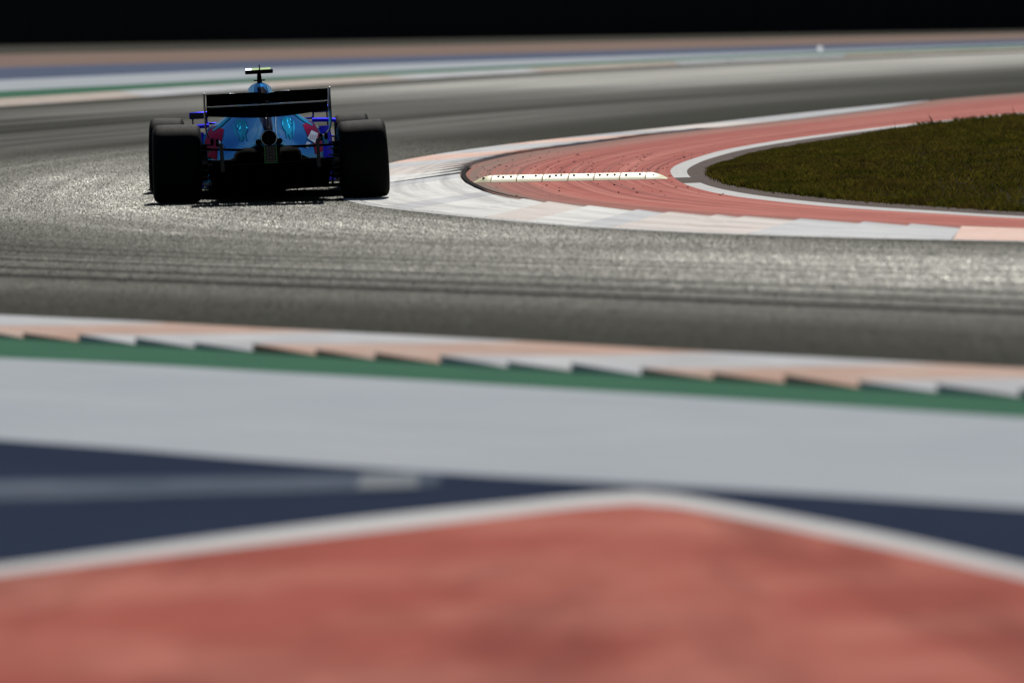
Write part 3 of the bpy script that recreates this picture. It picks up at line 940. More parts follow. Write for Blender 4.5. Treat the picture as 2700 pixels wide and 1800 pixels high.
def bump_piece(name, x0, x1, taper=None, holes=()):
    m = MB()
    rows = []
    NXS, NT = 14, 16
    for i in range(NXS + 1):
        f = i / NXS
        x = x0 + (x1 - x0) * f
        g_ = 1.0
        if taper == 'l': g_ = max(0.04, math.sin(f * math.pi / 2) ** 0.8)
        if taper == 'r': g_ = max(0.04, math.sin((1 - f) * math.pi / 2) ** 0.8)
        rib = 0.0025 if i % 2 else 0.0
        row = []
        for k in range(NT + 1):
            t = k / NT
            y, z = arc(t, HGT * g_, DEP * (0.35 + 0.65 * g_))
            zz = max(0.0, z - (rib if 1 < k < NT - 1 else 0))
            row.append((x, y, zz + 0.001))
        rows.append(row)
    m.sheet(rows)
    # end walls
    for r_ in (rows[0], rows[-1]):
        c = (r_[0][0], 0, 0.001)
        base = len(m.v)
        m.v += [tuple(q) for q in r_] + [c]
        for k in range(NT):
            m.f.append((base + k, base + k + 1, base + NT + 1)); m.mi.append(0)
    o = m.build(name, MAT['bump'], bump_o, smooth=True, angle=25)
    for hx in holes:
        mm = MB()
        x = x0 + (x1 - x0) * (hx + random.uniform(-0.06, 0.06))
        t = 0.27 + random.uniform(-0.03, 0.03)
        y, z = arc(t, HGT * (0.8 if taper else 1), DEP)
        mm.tube([(x, y, z - 0.012), (x, y - 0.006, z + 0.004)], [0.014, 0.012], 10)
        mm.build('bolt', MAT['bolt'], o)
    return o
x = 0.0
bump_piece('end_cap', 0.0, cap_l - 0.003, 'l', (0.62,))
x = cap_l
for i in range(n_mod):
    bump_piece('bump_module', x + 0.004, x + mod_l - 0.005, None, [(0.2, 0.48, 0.76), (0.22, 0.74)][i % 2])
    x += mod_l
bump_piece('end_cap', x + 0.002, x + cap_l, 'r', (0.35,))

# white film added to stand for a small bright glint on the far run-off
MAT['glint'] = plain('white_film', (0.85, 0.87, 0.85), 0.35)
_mt = MAT['glint'].node_tree
_tr = _mt.nodes.new('ShaderNodeBsdfTranslucent'); _tr.inputs['Color'].default_value = (0.95, 0.97, 0.95, 1)
_mx = _mt.nodes.new('ShaderNodeMixShader'); _mx.inputs[0].default_value = 0.85
_mt.links.new(_mt.nodes['Principled BSDF'].outputs[0], _mx.inputs[1]); _mt.links.new(_tr.outputs[0], _mx.inputs[2])
_mt.links.new(_mx.outputs[0], _mt.nodes['Material Output'].inputs['Surface'])
bm = bmesh.new()
bmesh.ops.create_grid(bm, x_segments=9, y_segments=9, size=0.11)
for v_ in bm.verts:
    x_, y_ = v_.co.x / 0.11, v_.co.y / 0.11
    v_.co.z = 0.10 + 0.085 * y_ + 0.03 * math.sin(4 * x_ + 2 * y_) + random.uniform(-0.02, 0.02)
    v_.co.y *= 0.4
    v_.co.x += random.uniform(-0.012, 0.012)
me = bpy.data.meshes.new('glint_film'); bm.to_mesh(me); bm.free(); me.materials.append(MAT['glint'])
scr = bpy.data.objects.new('glint_film', me); col.objects.link(scr)
scr.location = (8.42, 187.5, 0.03); scr.scale = (0.6, 0.7, 0.6)
tag(scr, 'small white film added for a bright glint on the far painted run-off', 'litter')

# ------------------------------------------------------------------ the racing car (x right, y forward, z up, origin under the rear axle)
MAT['tyre'] = plain('tyre_rubber', (0.005, 0.005, 0.005), 0.72, spec=0.05, var=0.25, scale=30)
MAT['carbon'] = plain('black_carbon', (0.006, 0.006, 0.007), 0.32, spec=0.3)
MAT['matt'] = plain('matt_black_carbon', (0.0022, 0.0022, 0.0022), 0.9, spec=0.01)
MAT['rim'] = plain('dark_magnesium', (0.02, 0.02, 0.022), 0.4, metal=0.6)
def car_paint():
    n = N('metallic_blue_paint')
    sep = n.new('ShaderNodeSeparateXYZ'); n.link(n.obj(), sep.inputs[0])
    f = n.noise(120, None, None, 2)
    c = n.mix(f, (0.004, 0.105, 0.29), (0.007, 0.155, 0.37))
    n.set(color=c, rough=0.27, metal=0.95, spec=0.5, coat=0.10)
    n.b.inputs['Specular Tint'].default_value = (0.08, 0.48, 0.78, 1)
    n.b.inputs['Coat Roughness'].default_value = 0.05
    return n.m
MAT['blue'] = car_paint()
MAT['deep_blue'] = plain('deep_blue_gloss', (0.010, 0.010, 0.40), 0.32, spec=0.3, metal=0.8, tint=(0.08, 0.07, 0.8), coat=0.0, var=0.05)
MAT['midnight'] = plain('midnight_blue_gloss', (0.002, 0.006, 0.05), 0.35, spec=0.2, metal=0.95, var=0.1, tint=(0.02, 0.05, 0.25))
MAT['frost'] = plain('frosty_blue_paint', (0.20, 0.38, 0.52), 0.3, metal=0.9, tint=(0.4, 0.7, 0.9), var=0.08)
MAT['pale_blue'] = plain('pale_blue_print', (0.05, 0.19, 0.31), 0.5, metal=0.95, tint=(0.15, 0.4, 0.55), coat=0.0, var=0.1)
MAT['silver'] = plain('silver_print', (0.42, 0.48, 0.56), 0.35, metal=0.9, coat=0.0, var=0.08)
MAT['wine'] = plain('wine_red_print', (0.20, 0.03, 0.10), 0.4, metal=0.95, tint=(0.4, 0.08, 0.22), coat=0.0, var=0.1)
MAT['dark_red'] = plain('dark_red_print', (0.12, 0.006, 0.012), 0.35, coat=0.6)
MAT['lime'] = plain('yellow_green_gloss', (0.20, 0.42, 0.03), 0.65, spec=0.2, coat=0.0, var=0.05)
MAT['green_trim'] = plain('green_trim', (0.03, 0.16, 0.015), 0.5)
MAT['led'] = plain('dark_red_lens', (0.03, 0.012, 0.012), 0.3, coat=0.5)
MAT['chrome'] = plain('bare_metal', (0.5, 0.5, 0.5), 0.25, metal=1.0)

car = bpy.data.objects.new('racing_car', None); col.objects.link(car)
car.location = (-2.035, 60.1, 0.0)
car.rotation_euler.z = R(3.3)
tag(car, 'blue open-wheel racing car seen from behind, taking the hairpin', 'racing car')
BODY = Matrix.Rotation(R(-1.7), 4, 'Y') @ Matrix.Rotation(R(-0.6), 4, 'X')

# wheels: hub (> tyre, wheel nut)
def wheel(x, y, width, steer, camber):
    r = 0.335
    side = 1 if x > 0 else -1
    M_ = Matrix.Translation((x, y, r)) @ Matrix.Rotation(steer, 4, 'Z') @ Matrix.Rotation(camber, 4, 'Y')
    h = width / 2
    m = MB()
    for sgn in (-1, 1):
        pr = [(sgn * h * 0.80, 0.168), (sgn * h * 0.72, 0.165), (sgn * h * 0.62, 0.15), (sgn * h * 0.45, 0.12), (sgn * h * 0.5, 0.06), (sgn * h * 0.6, 0.04), (sgn * h * 0.6, 0.001)]
        m.lathe_x(pr, (0, 0, 0), 40)
    m.lathe_x([(-h * 0.8, 0.168), (-h * 0.4, 0.15), (h * 0.4, 0.15), (h * 0.8, 0.168)], (0, 0, 0), 40)
    for k in range(10):
        a = 2 * math.pi * k / 10
        m.box((side * h * 0.66, 0.1 * math.cos(a), 0.1 * math.sin(a)), (0.02, 0.02, 0.11), Matrix.Rotation(-a + math.pi / 2, 4, 'X'))
    w_ = m.build('wheel', MAT['rim'], car, smooth=True, angle=40)
    w_.matrix_local = M_
    m = MB()
    pr = []
    prof = [(-0.80, 0.168), (-0.93, 0.175), (-1.0, 0.21), (-1.035, 0.25), (-1.02, 0.285), (-0.97, 0.31), (-0.90, 0.3255), (-0.80, 0.3325), (-0.6, 0.3345), (-0.3, 0.335), (0, 0.3352)]
    prof = prof + [(-a, b) for a, b in prof[-2::-1]]
    pr = [(a * h, b if not (-0.001 < 0) else b) for a, b in prof]
    m.lathe_x(pr, (0, 0, 0), 96)
    m.build('tyre', MAT['tyre'], w_, smooth=True, angle=50)
    m = MB()
    m.lathe_x([(side * h * 0.6, 0.032), (side * h * 0.8, 0.03), (side * h * 0.86, 0.02), (side * h * 0.86, 0.001)], (0, 0, 0), 12)
    m.build('wheel_nut', MAT['chrome'], w_)
    return w_
wheel(-0.7975, 0, 0.405, 0, R(0.3))
wheel(0.7975, 0, 0.405, 0, R(-2.6))
wheel(-0.8475, 3.6, 0.305, R(-3), R(1.0))
wheel(0.8475, 3.6, 0.305, R(-3), R(-3.5))

# ---- bodywork loft
def smooth_profile(pts, n=40):
    c = Curve(pts, 12)
    return c.at_len(np.linspace(0, c.l[-1], n))
stations = [
    (-0.28, [(0, .47), (.05, .47), (.065, .49), (.07, .52), (.066, .555), (.05, .585), (.025, .60), (0, .605)]),
    (-0.15, [(0, .44), (.07, .44), (.10, .46), (.105, .50), (.085, .55), (.055, .60), (.022, .635), (0, .64)]),
    (0.25, [(0, .38), (.14, .38), (.19, .41), (.185, .46), (.13, .53), (.07, .63), (.022, .70), (0, .71)]),
    (0.65, [(0, .24), (.24, .24), (.31, .30), (.31, .40), (.23, .50), (.11, .62), (.045, .70), (.03, .74), (.015, .77), (0, .775)]),
    (1.05, [(0, .11), (.38, .11), (.43, .24), (.43, .40), (.35, .53), (.18, .65), (.075, .76), (.05, .81), (.025, .845), (0, .855)]),
    (1.45, [(0, .09), (.46, .09), (.50, .24), (.50, .42), (.44, .56), (.26, .69), (.105, .84), (.075, .90), (.04, .945), (0, .96)]),
    (1.80, [(0, .08), (.48, .08), (.52, .24), (.52, .44), (.475, .575), (.31, .715), (.118, .88), (.095, .945), (.055, .99), (0, 1.005)]),
    (2.10, [(0, .07), (.49, .08), (.53, .26), (.53, .47), (.485, .60), (.32, .725), (.125, .90), (.105, .96), (.06, 1.0), (0, 1.015)]),
    (2.30, [(0, .07), (.49, .10), (.53, .28), (.53, .50), (.49, .61), (.32, .72), (.12, .89), (.10, .945), (.055, .985), (0, 1.0)]),
]
NP, NS = 44, 60
P = np.array([smooth_profile(p, NP) for _, p in stations])
ys = np.array([y for y, _ in stations])
yy = np.linspace(ys[0], ys[-1], NS)
prof_i = np.empty((NS, NP, 2))
# smooth (cubic) interpolation between stations
for a in range(NP):
    for b in range(2):
        c = np.polynomial.polynomial.Polynomial.fit(ys, P[:, a, b], 6)
        lin = np.interp(yy, ys, P[:, a, b])
        prof_i[:, a, b] = 0.5 * lin + 0.5 * c(yy)
m = MB()
rows = []
for i in range(NS):
    half = [(x, z) for x, z in prof_i[i]]
    ring = [(-x, yy[i], z) for x, z in half[::-1][:-1]]
    ring = [(0.0, yy[i], half[-1][1])] + [(-x, yy[i], z) for x, z in half[-2:0:-1]] + [(0.0, yy[i], half[0][1])] + [(x, yy[i], z) for x, z in half[1:-1]] + [(0.0, yy[i], half[-1][1])]
    rows.append(ring)
m.sheet(rows)
m.add(rows[0], [tuple(range(len(rows[0])))])
m.add(rows[-1], [tuple(range(len(rows[-1])))])
engine = m.build('engine_cover', MAT['blue'], car, smooth=True, M=BODY, angle=50)
bvh = BVHTree.FromPolygons([Vector(v) for v in m.v], [f for f in m.f if len(f) == 4])

def decal(name, poly, mat, parent, off=0.004, flip=False):
    """printed patch: outline given as (x, z) seen from behind, laid on the bodywork"""
    bm = bmesh.new()
    vs_ = [bm.verts.new((-x if flip else x, 0, z)) for x, z in poly]
    bm.faces.new(vs_)
    bmesh.ops.triangulate(bm, faces=bm.faces)
    for _ in range(6):
        es = [e for e in bm.edges if e.calc_length() > 0.022]
        if not es:
            break
        bmesh.ops.subdivide_edges(bm, edges=es, cuts=1)
        bmesh.ops.triangulate(bm, faces=bm.faces)
    dead = []
    for v_ in bm.verts:
        hit = bvh.ray_cast(Vector((v_.co.x, -3, v_.co.z)), Vector((0, 1, 0)))
        if hit[0] is None:
            dead.append(v_)
        else:
            nrm = hit[1]
            if nrm.y > 0: nrm = -nrm
            v_.co = BODY @ (hit[0] + nrm * off)
    bmesh.ops.delete(bm, geom=dead, context='VERTS')
    me = bpy.data.meshes.new(name); bm.to_mesh(me); bm.free()
    me.materials.append(MAT[mat])
    me.polygons.foreach_set('use_smooth', [True] * len(me.polygons))
    o = bpy.data.objects.new(name, me); col.objects.link(o); o.parent = parent
    return o

# printed livery on the engine cover: leaping animal outline, wine-red flanks with lettering, stripes
for fl in (False, True):
    decal('flank_patch', [(.345, .62), (.42, .645), (.47, .61), (.51, .52), (.515, .38), (.43, .36), (.415, .46), (.37, .53)], 'wine', engine, 0.003, fl)
    decal('animal_print', [(.155, .68), (.20, .70), (.235, .69), (.245, .64), (.225, .61), (.235, .585), (.21, .54), (.225, .515), (.205, .51), (.19, .55), (.18, .52), (.168, .52), (.172, .57), (.15, .61), (.165, .645)], 'pale_blue', engine, 0.004, fl)
    decal('animal_print', [(.255, .655), (.27, .66), (.265, .60), (.245, .55), (.235, .52), (.228, .525), (.24, .57)], 'pale_blue', engine, 0.004, fl)
    decal('shoulder_stripe', [(.27, .72), (.30, .715), (.40, .64), (.44, .615), (.435, .60), (.36, .645)], 'pale_blue', engine, 0.006, fl)
decal('sponsor_patch', [(.365, .50), (.415, .565), (.475, .535), (.43, .455)], 'silver', engine, 0.006)
for k in range(4):
    x0, z0 = .385 + k * .019, .505 + k * -0.004
    decal('letter', [(x0, z0 - .012), (x0 + .008, z0 - .012), (x0 + .024, z0 + .03), (x0 + .016, z0 + .03)], 'dark_red', engine, 0.009)
decal('sponsor_patch', [(.32, .43), (.36, .475), (.39, .46), (.36, .42)], 'silver', engine, 0.006)
decal('sponsor_patch', [(-.41, .52), (-.40, .535), (-.36, .47), (-.37, .455)], 'silver', engine, 0.006)
decal('piping_stripe', [(.10, .72), (.106, .72), (.075, .60), (.06, .53), (.055, .53), (.07, .605)], 'silver', engine, 0.006)

for fl in (False, True):
    decal('airbox_side', [(.05, .99), (.085, .955), (.098, .90), (.10, .86), (.075, .86), (.06, .92)], 'frost', engine, 0.004, fl)
# air box fin and intake
m = MB()
m.sheet([[(-.004, y, z) for y, z in ((0.1, .60), (1.0, .80), (1.75, .93))], [(-.004, y, z) for y, z in ((0.1, .70), (1.0, .87), (1.75, 1.0))]], thick=(.008, 0, 0))
m.build('shark_fin', MAT['carbon'], car, M=BODY)
m = MB()
m.tube([(0, 2.27, .89), (0, 2.34, .885)], [.115, .10], 24, flat=0.85)
m.build('air_intake', MAT['matt'], car, smooth=True, M=BODY, angle=40)
# dark fin shade painted as a panel over the back of the air box
decal('airbox_shade', [(-.03, .965), (.02, .97), (.045, .93), (.045, .86), (.055, .70), (.035, .58), (-.03, .58), (-.045, .70), (-.04, .86)], 'midnight', engine, 0.004)

# camera bar on top of the roll hoop
m = MB(); m.tube([(0, 1.95, .99), (0, 1.95, 1.09)], [.024, .018], 12); m.box((0, 1.95, 1.03), (.10, .05, .012), None, .003)
post = m.build('camera_post', MAT['matt'], car, M=BODY, smooth=True, angle=40)
m = MB()
m.box((0, 1.93, 1.105), (.246, .10, .036), None, .008)
cb = m.build('camera_bar', MAT['matt'], car, M=BODY, smooth=True, angle=40)
m = MB(); m.box((.02, 1.935, 1.1265), (.165, .094, .006), Matrix.Rotation(R(12), 4, 'X'), .002)
m.build('camera_cover', MAT['lime'], cb, M=BODY)
m = MB(); m.box((-.092, 1.935, 1.1265), (.056, .094, .006), Matrix.Rotation(R(12), 4, 'X'), .002)
m.build('camera_cover', MAT['silver'], cb, M=BODY)
m = MB(); m.tube([(0.005, 1.9, 1.12), (0.005, 1.9, 1.168)], [.006, .004], 8)
m.build('antenna', MAT['matt'], cb, M=BODY)

# halo hoop
m = MB()
pts_h = [(-.27, 2.1, .76), (-.268, 2.2, .86), (-.262, 2.35, .905), (-.25, 2.6, .905), (-.20, 2.9, .90), (-.11, 3.08, .895), (0, 3.14, .89)]
pts_h = pts_h + [(-x, y, z) for x, y, z in pts_h[-2::-1]]
m.tube(pts_h, .024, 12)
m.tube([(0, 3.14, .89), (0, 3.3, .74), (0, 3.36, .60)], [.016, .016, .02], 10)
m.build('halo', MAT['silver'], car, smooth=True, M=BODY, angle=50)

# ---- chassis and nose
m = MB()
nose = []
for y, w, zb, zt in ((2.25, .33, .12, .64), (2.6, .34, .12, .66), (2.95, .28, .14, .67), (3.3, .21, .20, .65), (3.7, .17, .24, .58), (4.1, .13, .22, .48), (4.45, .10, .2, .38), (4.62, .07, .21, .31)):
    ring = []
    for k in range(21):
        a = 2 * math.pi * k / 20 - math.pi / 2
        c, s_ = math.cos(a), math.sin(a)
        ring.append((w * math.copysign(abs(c) ** .55, c), y, (zb + zt) / 2 + (zt - zb) / 2 * math.copysign(abs(s_) ** .55, s_)))
    nose.append(ring)
m.sheet(nose)
m.add(nose[-1], [tuple(range(21))])
m.build('nose', MAT['deep_blue'], car, smooth=True, M=BODY, angle=50)

# driver's headrest fairing around the cockpit
m = MB()
for s_ in (-1, 1):
    m.tube([(s_ * .24, 2.2, .70), (s_ * .25, 2.6, .70), (s_ * .20, 3.0, .69)], [.06, .055, .03], 10)
m.build('cockpit_rim', MAT['deep_blue'], car, smooth=True, M=BODY, angle=50)

# mirrors on thin stalks
for s_ in (-1, 1):
    m = MB()
    m.box((s_ * .545, 2.62, .745), (.17, .07, .062), None, .014)
    mr = m.build('mirror', MAT['deep_blue'], car, smooth=True, M=BODY, angle=40)
    m = MB()
    m.box((s_ * .545, 2.578, .745), (.15, .006, .048), None, 0)
    m.build('mirror_glass', MAT['carbon'], mr, M=BODY)
    m = MB()
    m.tube([(s_ * .33, 2.5, .665), (s_ * .46, 2.55, .668), (s_ * .475, 2.58, .68), (s_ * .478, 2.60, .72)], .009, 8)
    m.build('mirror_stalk', MAT['deep_blue'], mr, smooth=True, M=BODY)
    m = MB()
    m.tube([(s_ * .60, 2.6, .72), (s_ * .602, 2.55, .60)], .007, 8)
    m.build('mirror_strut', MAT['carbon'], mr, smooth=True, M=BODY)

# side-pod wing, turning vanes, side impact fairing
for s_ in (-1, 1):
    m = MB()
    rows = []
    for f in np.linspace(0, 1, 9):
        x_ = s_ * (.46 + .21 * f)
        z_ = .632 - .012 * f ** 2
        rows.append([(x_, 2.36, z_), (x_, 2.44, z_ + .012), (x_, 2.52, z_ + .004)])
    m.sheet(rows, thick=(0, 0, .026))
    m.build('sidepod_wing', MAT['deep_blue'], car, smooth=True, M=BODY, angle=40)
    m = MB()
    rows = []
    for f in np.linspace(0, 1, 9):
        z_ = .10 + .495 * f
        x_ = s_ * (.64 - .03 * f + .01 * math.sin(f * 3))
        rows.append([(x_ - s_ * .10, 2.28, z_), (x_ - s_ * .03, 2.40, z_), (x_, 2.56, z_), (x_ - s_ * .02, 2.72, z_)])
    m.sheet(rows, thick=(s_ * .008, 0, 0))
    va = m.build('turning_vane', MAT['deep_blue'], car, smooth=True, M=BODY, angle=40)
    m = MB()
    rows = [[(s_ * (.548), 2.262, .44), (s_ * .59, 2.33, .42)], [(s_ * .54, 2.262, .51), (s_ * .585, 2.33, .53)]]
    m.sheet(rows, thick=(0, -.003, 0))
    m.build('vane_print', MAT['pale_blue'], va, M=BODY)
    m = MB()
    for q in range(3):
        rows = []
        for f in np.linspace(0, 1, 5):
            rows.append([(s_ * (.52 + .06 * q), 2.75 + .12 * q + .1 * f, .08 + .30 * f), (s_ * (.60 + .05 * q), 2.95 + .12 * q, .08 + .30 * f)])
        m.sheet(rows, thick=(s_ * .006, 0, 0))
    m.build('bargeboard', MAT['carbon'], car, M=BODY)

# ---- floor and diffuser
m = MB()
def floor_z(y): return .105 - .022 * y
outline = [(-.05, .50), (.3, .50), (.42, .44), (.62, .46), (.8, .66), (1.4, .76), (2.4, .78), (2.9, .70), (3.1, .45)]
rows = [[(-w_, y, floor_z(y)), (-w_ * .5, y, floor_z(y)), (0, y, floor_z(y) - .012), (w_ * .5, y, floor_z(y)), (w_, y, floor_z(y))] for y, w_ in outline]
m.sheet(rows, thick=(0, 0, .018))
m.build('floor', MAT['matt'], car, M=BODY)
m = MB()
rows = []
for f in np.linspace(0, 1, 8):
    y = -.05 - .42 * f
    z = .105 + .185 * f ** .8
    w_ = .50 + .03 * f
    rows.append([(x_ * w_, y, z + .012 * (1 - abs(x_))) for x_ in np.linspace(-1, 1, 13)])
m.sheet(rows, thick=(0, 0, .014))
dif = m.build('diffuser', MAT['matt'], car, M=BODY)
for x_ in (-.525, -.36, -.22, -.10, .10, .22, .36, .525):
    m = MB()
    zb = .105 if abs(x_) > .3 else .085
    m.sheet([[(x_, -.02, zb + .01), (x_, -.20, zb), (x_, -.46, zb + .02)], [(x_, -.02, .115), (x_, -.20, .20), (x_, -.47, .295)]], thick=(.006, 0, 0))
    m.build('diffuser_fence', MAT['matt'], dif, M=BODY)
m = MB()
m.sheet([[(x_, -.36, .285 + .0 * x_) for x_ in np.linspace(-.53, .53, 9)], [(x_, -.46, .325) for x_ in np.linspace(-.53, .53, 9)]], thick=(0, .004, .006))
m.build('gurney_flap', MAT['carbon'], dif, M=BODY)
m = MB(); m.box((0, 1.4, .06), (.30, 2.6, .02))
m.build('plank', MAT['matt'], car, M=BODY)

# ---- gearbox, crash structure, rain light, exhaust
m = MB()
gb = []
for y, w_, zb, zt in ((.9, .22, .12, .50), (.4, .30, .14, .47), (0, .29, .16, .462), (-.14, .26, .26, .455), (-.24, .12, .30, .44), (-.5, .062, .33, .42), (-.72, .052, .335, .415)):
    ring = []
    for k in range(17):
        a = 2 * math.pi * k / 16
        c, s_ = math.cos(a), math.sin(a)
        ring.append((w_ * math.copysign(abs(c) ** .5, c), y, (zb + zt) / 2 + (zt - zb) / 2 * math.copysign(abs(s_) ** .5, s_)))
    gb.append(ring)
m.sheet(gb); m.add(gb[-1], [tuple(range(17))])
m.build('gearbox', MAT['matt'], car, smooth=True, M=BODY, angle=50)
m = MB(); m.box((0, -.74, .405), (.104, .03, .15), None, .008)
rl = m.build('rain_light', MAT['carbon'], car, M=BODY)
m = MB()
for s_ in (-1, 1):
    m.box((s_ * .050, -.758, .405), (.007, .008, .15))
m.box((0, -.758, .333), (.093, .008, .007))
m.build('light_frame', MAT['green_trim'], rl, M=BODY)
for r_ in range(5):
    for c_ in range(3):
        m = MB(); m.box(((c_ - 1) * .026, -.757, .35 + r_ * .027), (.014, .006, .014), None, .002)
        m.build('light_cell', MAT['led'], rl, M=BODY)
m = MB()
m.tube([(0, -.1, .53), (0, -.30, .535), (0, -.46, .54)], [.066, .066, .066], 28, cap=False)
m.tube([(0, -.46, .54), (0, -.455, .54), (0, -.2, .535)], [.066, .059, .055], 28, cap=False)
m.tube([(0, -.40, .535), (0, -.395, .535)], .060, 20)
m.build('exhaust', MAT['matt'], car, smooth=True, M=BODY, angle=40)
m = MB(); m.tube([(.066 * math.cos(a), -.462, .54 + .066 * math.sin(a)) for a in np.linspace(0, 2 * math.pi, 25)[:-1]], .004, 6, closed=True)
m.build('exhaust_rim', MAT['chrome'], car, smooth=True, M=BODY)
for s_ in (-1, 1):
    m = MB(); m.tube([(s_ * .07, -.05, .50), (s_ * .088, -.25, .505), (s_ * .092, -.42, .51)], .024, 14)
    m.build('wastegate_pipe', MAT['matt'], car, smooth=True, M=BODY, angle=40)

# ---- rear suspension and brake ducts
def rod(name, pts, r, mat='matt', flat=0.45):
    m = MB(); m.tube(pts, r, 10, flat=flat)
    return m.build(name, MAT[mat], car, smooth=True, angle=50)
for s_ in (-1, 1):
    zr = -.012 * s_ * -1
    rod('wishbone', [(s_ * .10, .05, .445 + .012 * s_), (s_ * .60, -.02, .462 + .006 * s_)], .022)
    rod('wishbone', [(s_ * .16, .45, .43 + .01 * s_), (s_ * .60, .03, .46 + .006 * s_)], .018)
    rod('wishbone', [(s_ * .15, .0, .21), (s_ * .62, .0, .20)], .022)
    rod('wishbone', [(s_ * .18, .5, .21), (s_ * .62, .04, .20)], .018)
    rod('driveshaft', [(s_ * .14, .0, .33), (s_ * .66, .0, .335)], .026, flat=1.0)
    rod('pushrod', [(s_ * .16, .3, .42), (s_ * .60, .02, .22)], .014, flat=1.0)
    rod('toe_link', [(s_ * .15, -.12, .27), (s_ * .61, -.10, .29)], .014)
    m = MB()
    m.lathe_x([(s_ * .53, .02), (s_ * .54, .155), (s_ * .62, .165), (s_ * .70, .15)], (0, 0, .335), 32)
    bd = m.build('brake_duct', MAT['carbon'], car, smooth=True, angle=40)
    for q in range(7):
        m = MB()
        z_ = .15 + q * .055
        rows = [[(s_ * .50, -.16 - .05, z_ + .012), (s_ * .50, -.02, z_), (s_ * .50, .12, z_ - .005)], [(s_ * .59, -.16 - .05, z_ + .016), (s_ * .59, -.02, z_ + .004), (s_ * .59, .12, z_)]]
        m.sheet(rows, thick=(0, 0, .006))
        m.build('duct_winglet', MAT['carbon'], bd)

# ---- rear wing
WSH = Matrix.Translation((0, 0, -.022))
W = .522
def airfoil_rows(chord_pts, span):
    rows_ = []
    for x_ in span:
        rows_.append([(x_, y, z) for y, z in chord_pts(x_)])
    return rows_
span = list(np.linspace(-W + .006, W - .006, 33))
def flap(x_):
    notch = .016 * math.exp(-(x_ / .05) ** 2)
    up_ = [(-.40, .862), (-.46, .872), (-.53, .895), (-.585, .925), (-.62, .958 - notch)]
    lo_ = [(-.628, .957 - notch), (-.60, .918), (-.54, .884), (-.46, .860), (-.40, .855)]
    return up_ + lo_ + [up_[0]]
def mainplane(x_):
    c = math.cos(min(1, abs(x_) / W) * math.pi / 2)
    dr = .035 * c ** 1.2
    up_ = [(-.12, .80 - dr), (-.20, .792 - dr), (-.30, .802 - dr * .9), (-.38, .828 - dr * .5), (-.455, .851)]
    lo_ = [(-.458, .845), (-.385, .815 - dr * .55), (-.30, .782 - dr), (-.20, .770 - dr), (-.13, .785 - dr)]
    return up_ + lo_ + [up_[0]]
rw_parts = []
m = MB(); m.sheet(airfoil_rows(flap, span)); m.build('wing_flap', MAT['matt'], car, smooth=True, M=BODY @ WSH, angle=35)
m = MB(); m.sheet(airfoil_rows(mainplane, span))
mp = m.build('wing_main_plane', MAT['matt'], car, smooth=True, M=BODY @ WSH, angle=35)
m = MB()
m.sheet([[(x_, -.4585, .843), (x_, -.4595, .8525)] for x_ in span[1:-1]], thick=(0, -.003, .001))
m.build('wing_lip_glint', MAT['silver'], mp, M=BODY @ WSH)  # bright line of light in the wing slot, put on as silver strip
for s_ in (-1, 1):
    sec = [(.527, .962), (.527, .86), (.527, .72), (.525, .66), (.516, .615), (.495, .585), (.462, .563), (.432, .54), (.416, .51), (.412, .46), (.412, .38), (.412, .29)]
    sec = Curve([(a, b) for a, b in sec], 4).p
    rows = []
    for a, z_ in sec:
        y0 = -.70 if z_ > .66 else -.58
        y1 = -.12 if z_ > .66 else -.30
        rows.append([(s_ * a, y0, z_), (s_ * a, (y0 + y1) / 2, z_), (s_ * a, y1, z_)])
    m = MB(); m.sheet(rows, thick=(s_ * .010, 0, 0))
    ep = m.build('endplate', MAT['carbon'], car, smooth=True, M=BODY @ WSH, angle=40)
    m = MB(); m.box((s_ * .532, -.69, .966), (.016, .03, .010), None, .003)
    m.build('endplate_tip', MAT['chrome'], ep, M=BODY @ WSH)
    m = MB()
    m.sheet([[(s_ * .424, -.585, .30), (s_ * .424, -.585, .55)], [(s_ * .392, -.583, .30), (s_ * .395, -.583, .53)]], thick=(0, .004, 0))
    m.build('endplate_strake', MAT['carbon'], ep, M=BODY @ WSH)
    m = MB()
    m.box((s_ * .44, -.5, .545), (.028, .02, .06), None, .004)
    m.box((s_ * .485, -.5, .555), (.028, .02, .06), None, .004)
    m.build('endplate_louvre', MAT['matt'], ep, M=BODY @ WSH)
m = MB()
m.sheet([[(-.006, -.22, .42), (-.006, -.40, .42)], [(-.006, -.26, .62), (-.006, -.40, .62)], [(-.006, -.22, .77), (-.006, -.36, .785)]], thick=(.012, 0, 0))
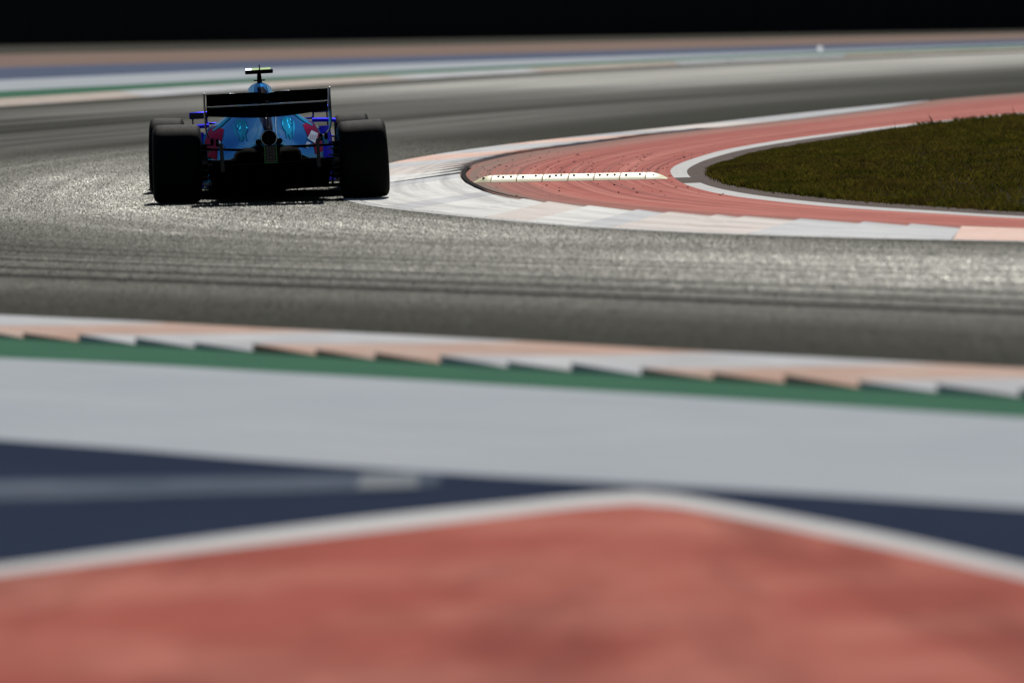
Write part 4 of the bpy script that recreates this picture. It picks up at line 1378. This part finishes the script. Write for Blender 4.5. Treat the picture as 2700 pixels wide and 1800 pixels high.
m.build('wing_pylon', MAT['carbon'], car, M=BODY @ WSH)
m = MB(); m.box((0, -.50, .872), (.032, .13, .03), None, .006)
m.build('flap_actuator', MAT['carbon'], car, M=BODY @ WSH)

# ---- front suspension and front wing
for s_ in (-1, 1):
    rod('wishbone', [(s_ * .17, 3.45, .56), (s_ * .70, 3.6, .46)], .02, 'deep_blue')
    rod('wishbone', [(s_ * .17, 3.85, .54), (s_ * .70, 3.62, .46)], .018, 'deep_blue')
    rod('wishbone', [(s_ * .17, 3.4, .30), (s_ * .70, 3.6, .19)], .02, 'carbon')
    rod('pushrod', [(s_ * .17, 3.55, .55), (s_ * .70, 3.6, .22)], .014, 'carbon')
    m = MB()
    m.lathe_x([(s_ * .66, .02), (s_ * .67, .14), (s_ * .74, .15)], (0, 3.6, .335), 28)
    m.build('brake_duct', MAT['carbon'], car, smooth=True, angle=40)
for q in range(4):
    m = MB()
    rows = []
    for x_ in np.linspace(-.98, .98, 29):
        k = min(1, abs(x_) / .98)
        z_ = .10 + q * .035 + .03 * math.sin(k * 3.0)
        y_ = 4.75 - q * .16 - .10 * k
        rows.append([(x_, y_, z_), (x_, y_ - .10, z_ + .018), (x_, y_ - .17, z_ + .045 + q * .01)])
    m.sheet(rows, thick=(0, 0, .007))
    m.build('front_wing_element', MAT['carbon'] if q else MAT['deep_blue'], car, smooth=True, M=BODY, angle=40)
for s_ in (-1, 1):
    m = MB()
    m.sheet([[(s_ * .985, 4.85, .07), (s_ * .985, 4.5, .06), (s_ * 1.0, 4.15, .07)], [(s_ * .985, 4.80, .20), (s_ * .985, 4.5, .26), (s_ * 1.0, 4.2, .27)]], thick=(s_ * .01, 0, 0))
    m.build('front_wing_endplate', MAT['carbon'], car, M=BODY)
    m = MB()
    m.sheet([[(s_ * .09, 4.5, .16), (s_ * .09, 4.75, .14)], [(s_ * .07, 4.35, .30), (s_ * .06, 4.6, .28)]], thick=(s_ * .008, 0, 0))
    m.build('front_wing_pylon', MAT['carbon'], car, M=BODY)
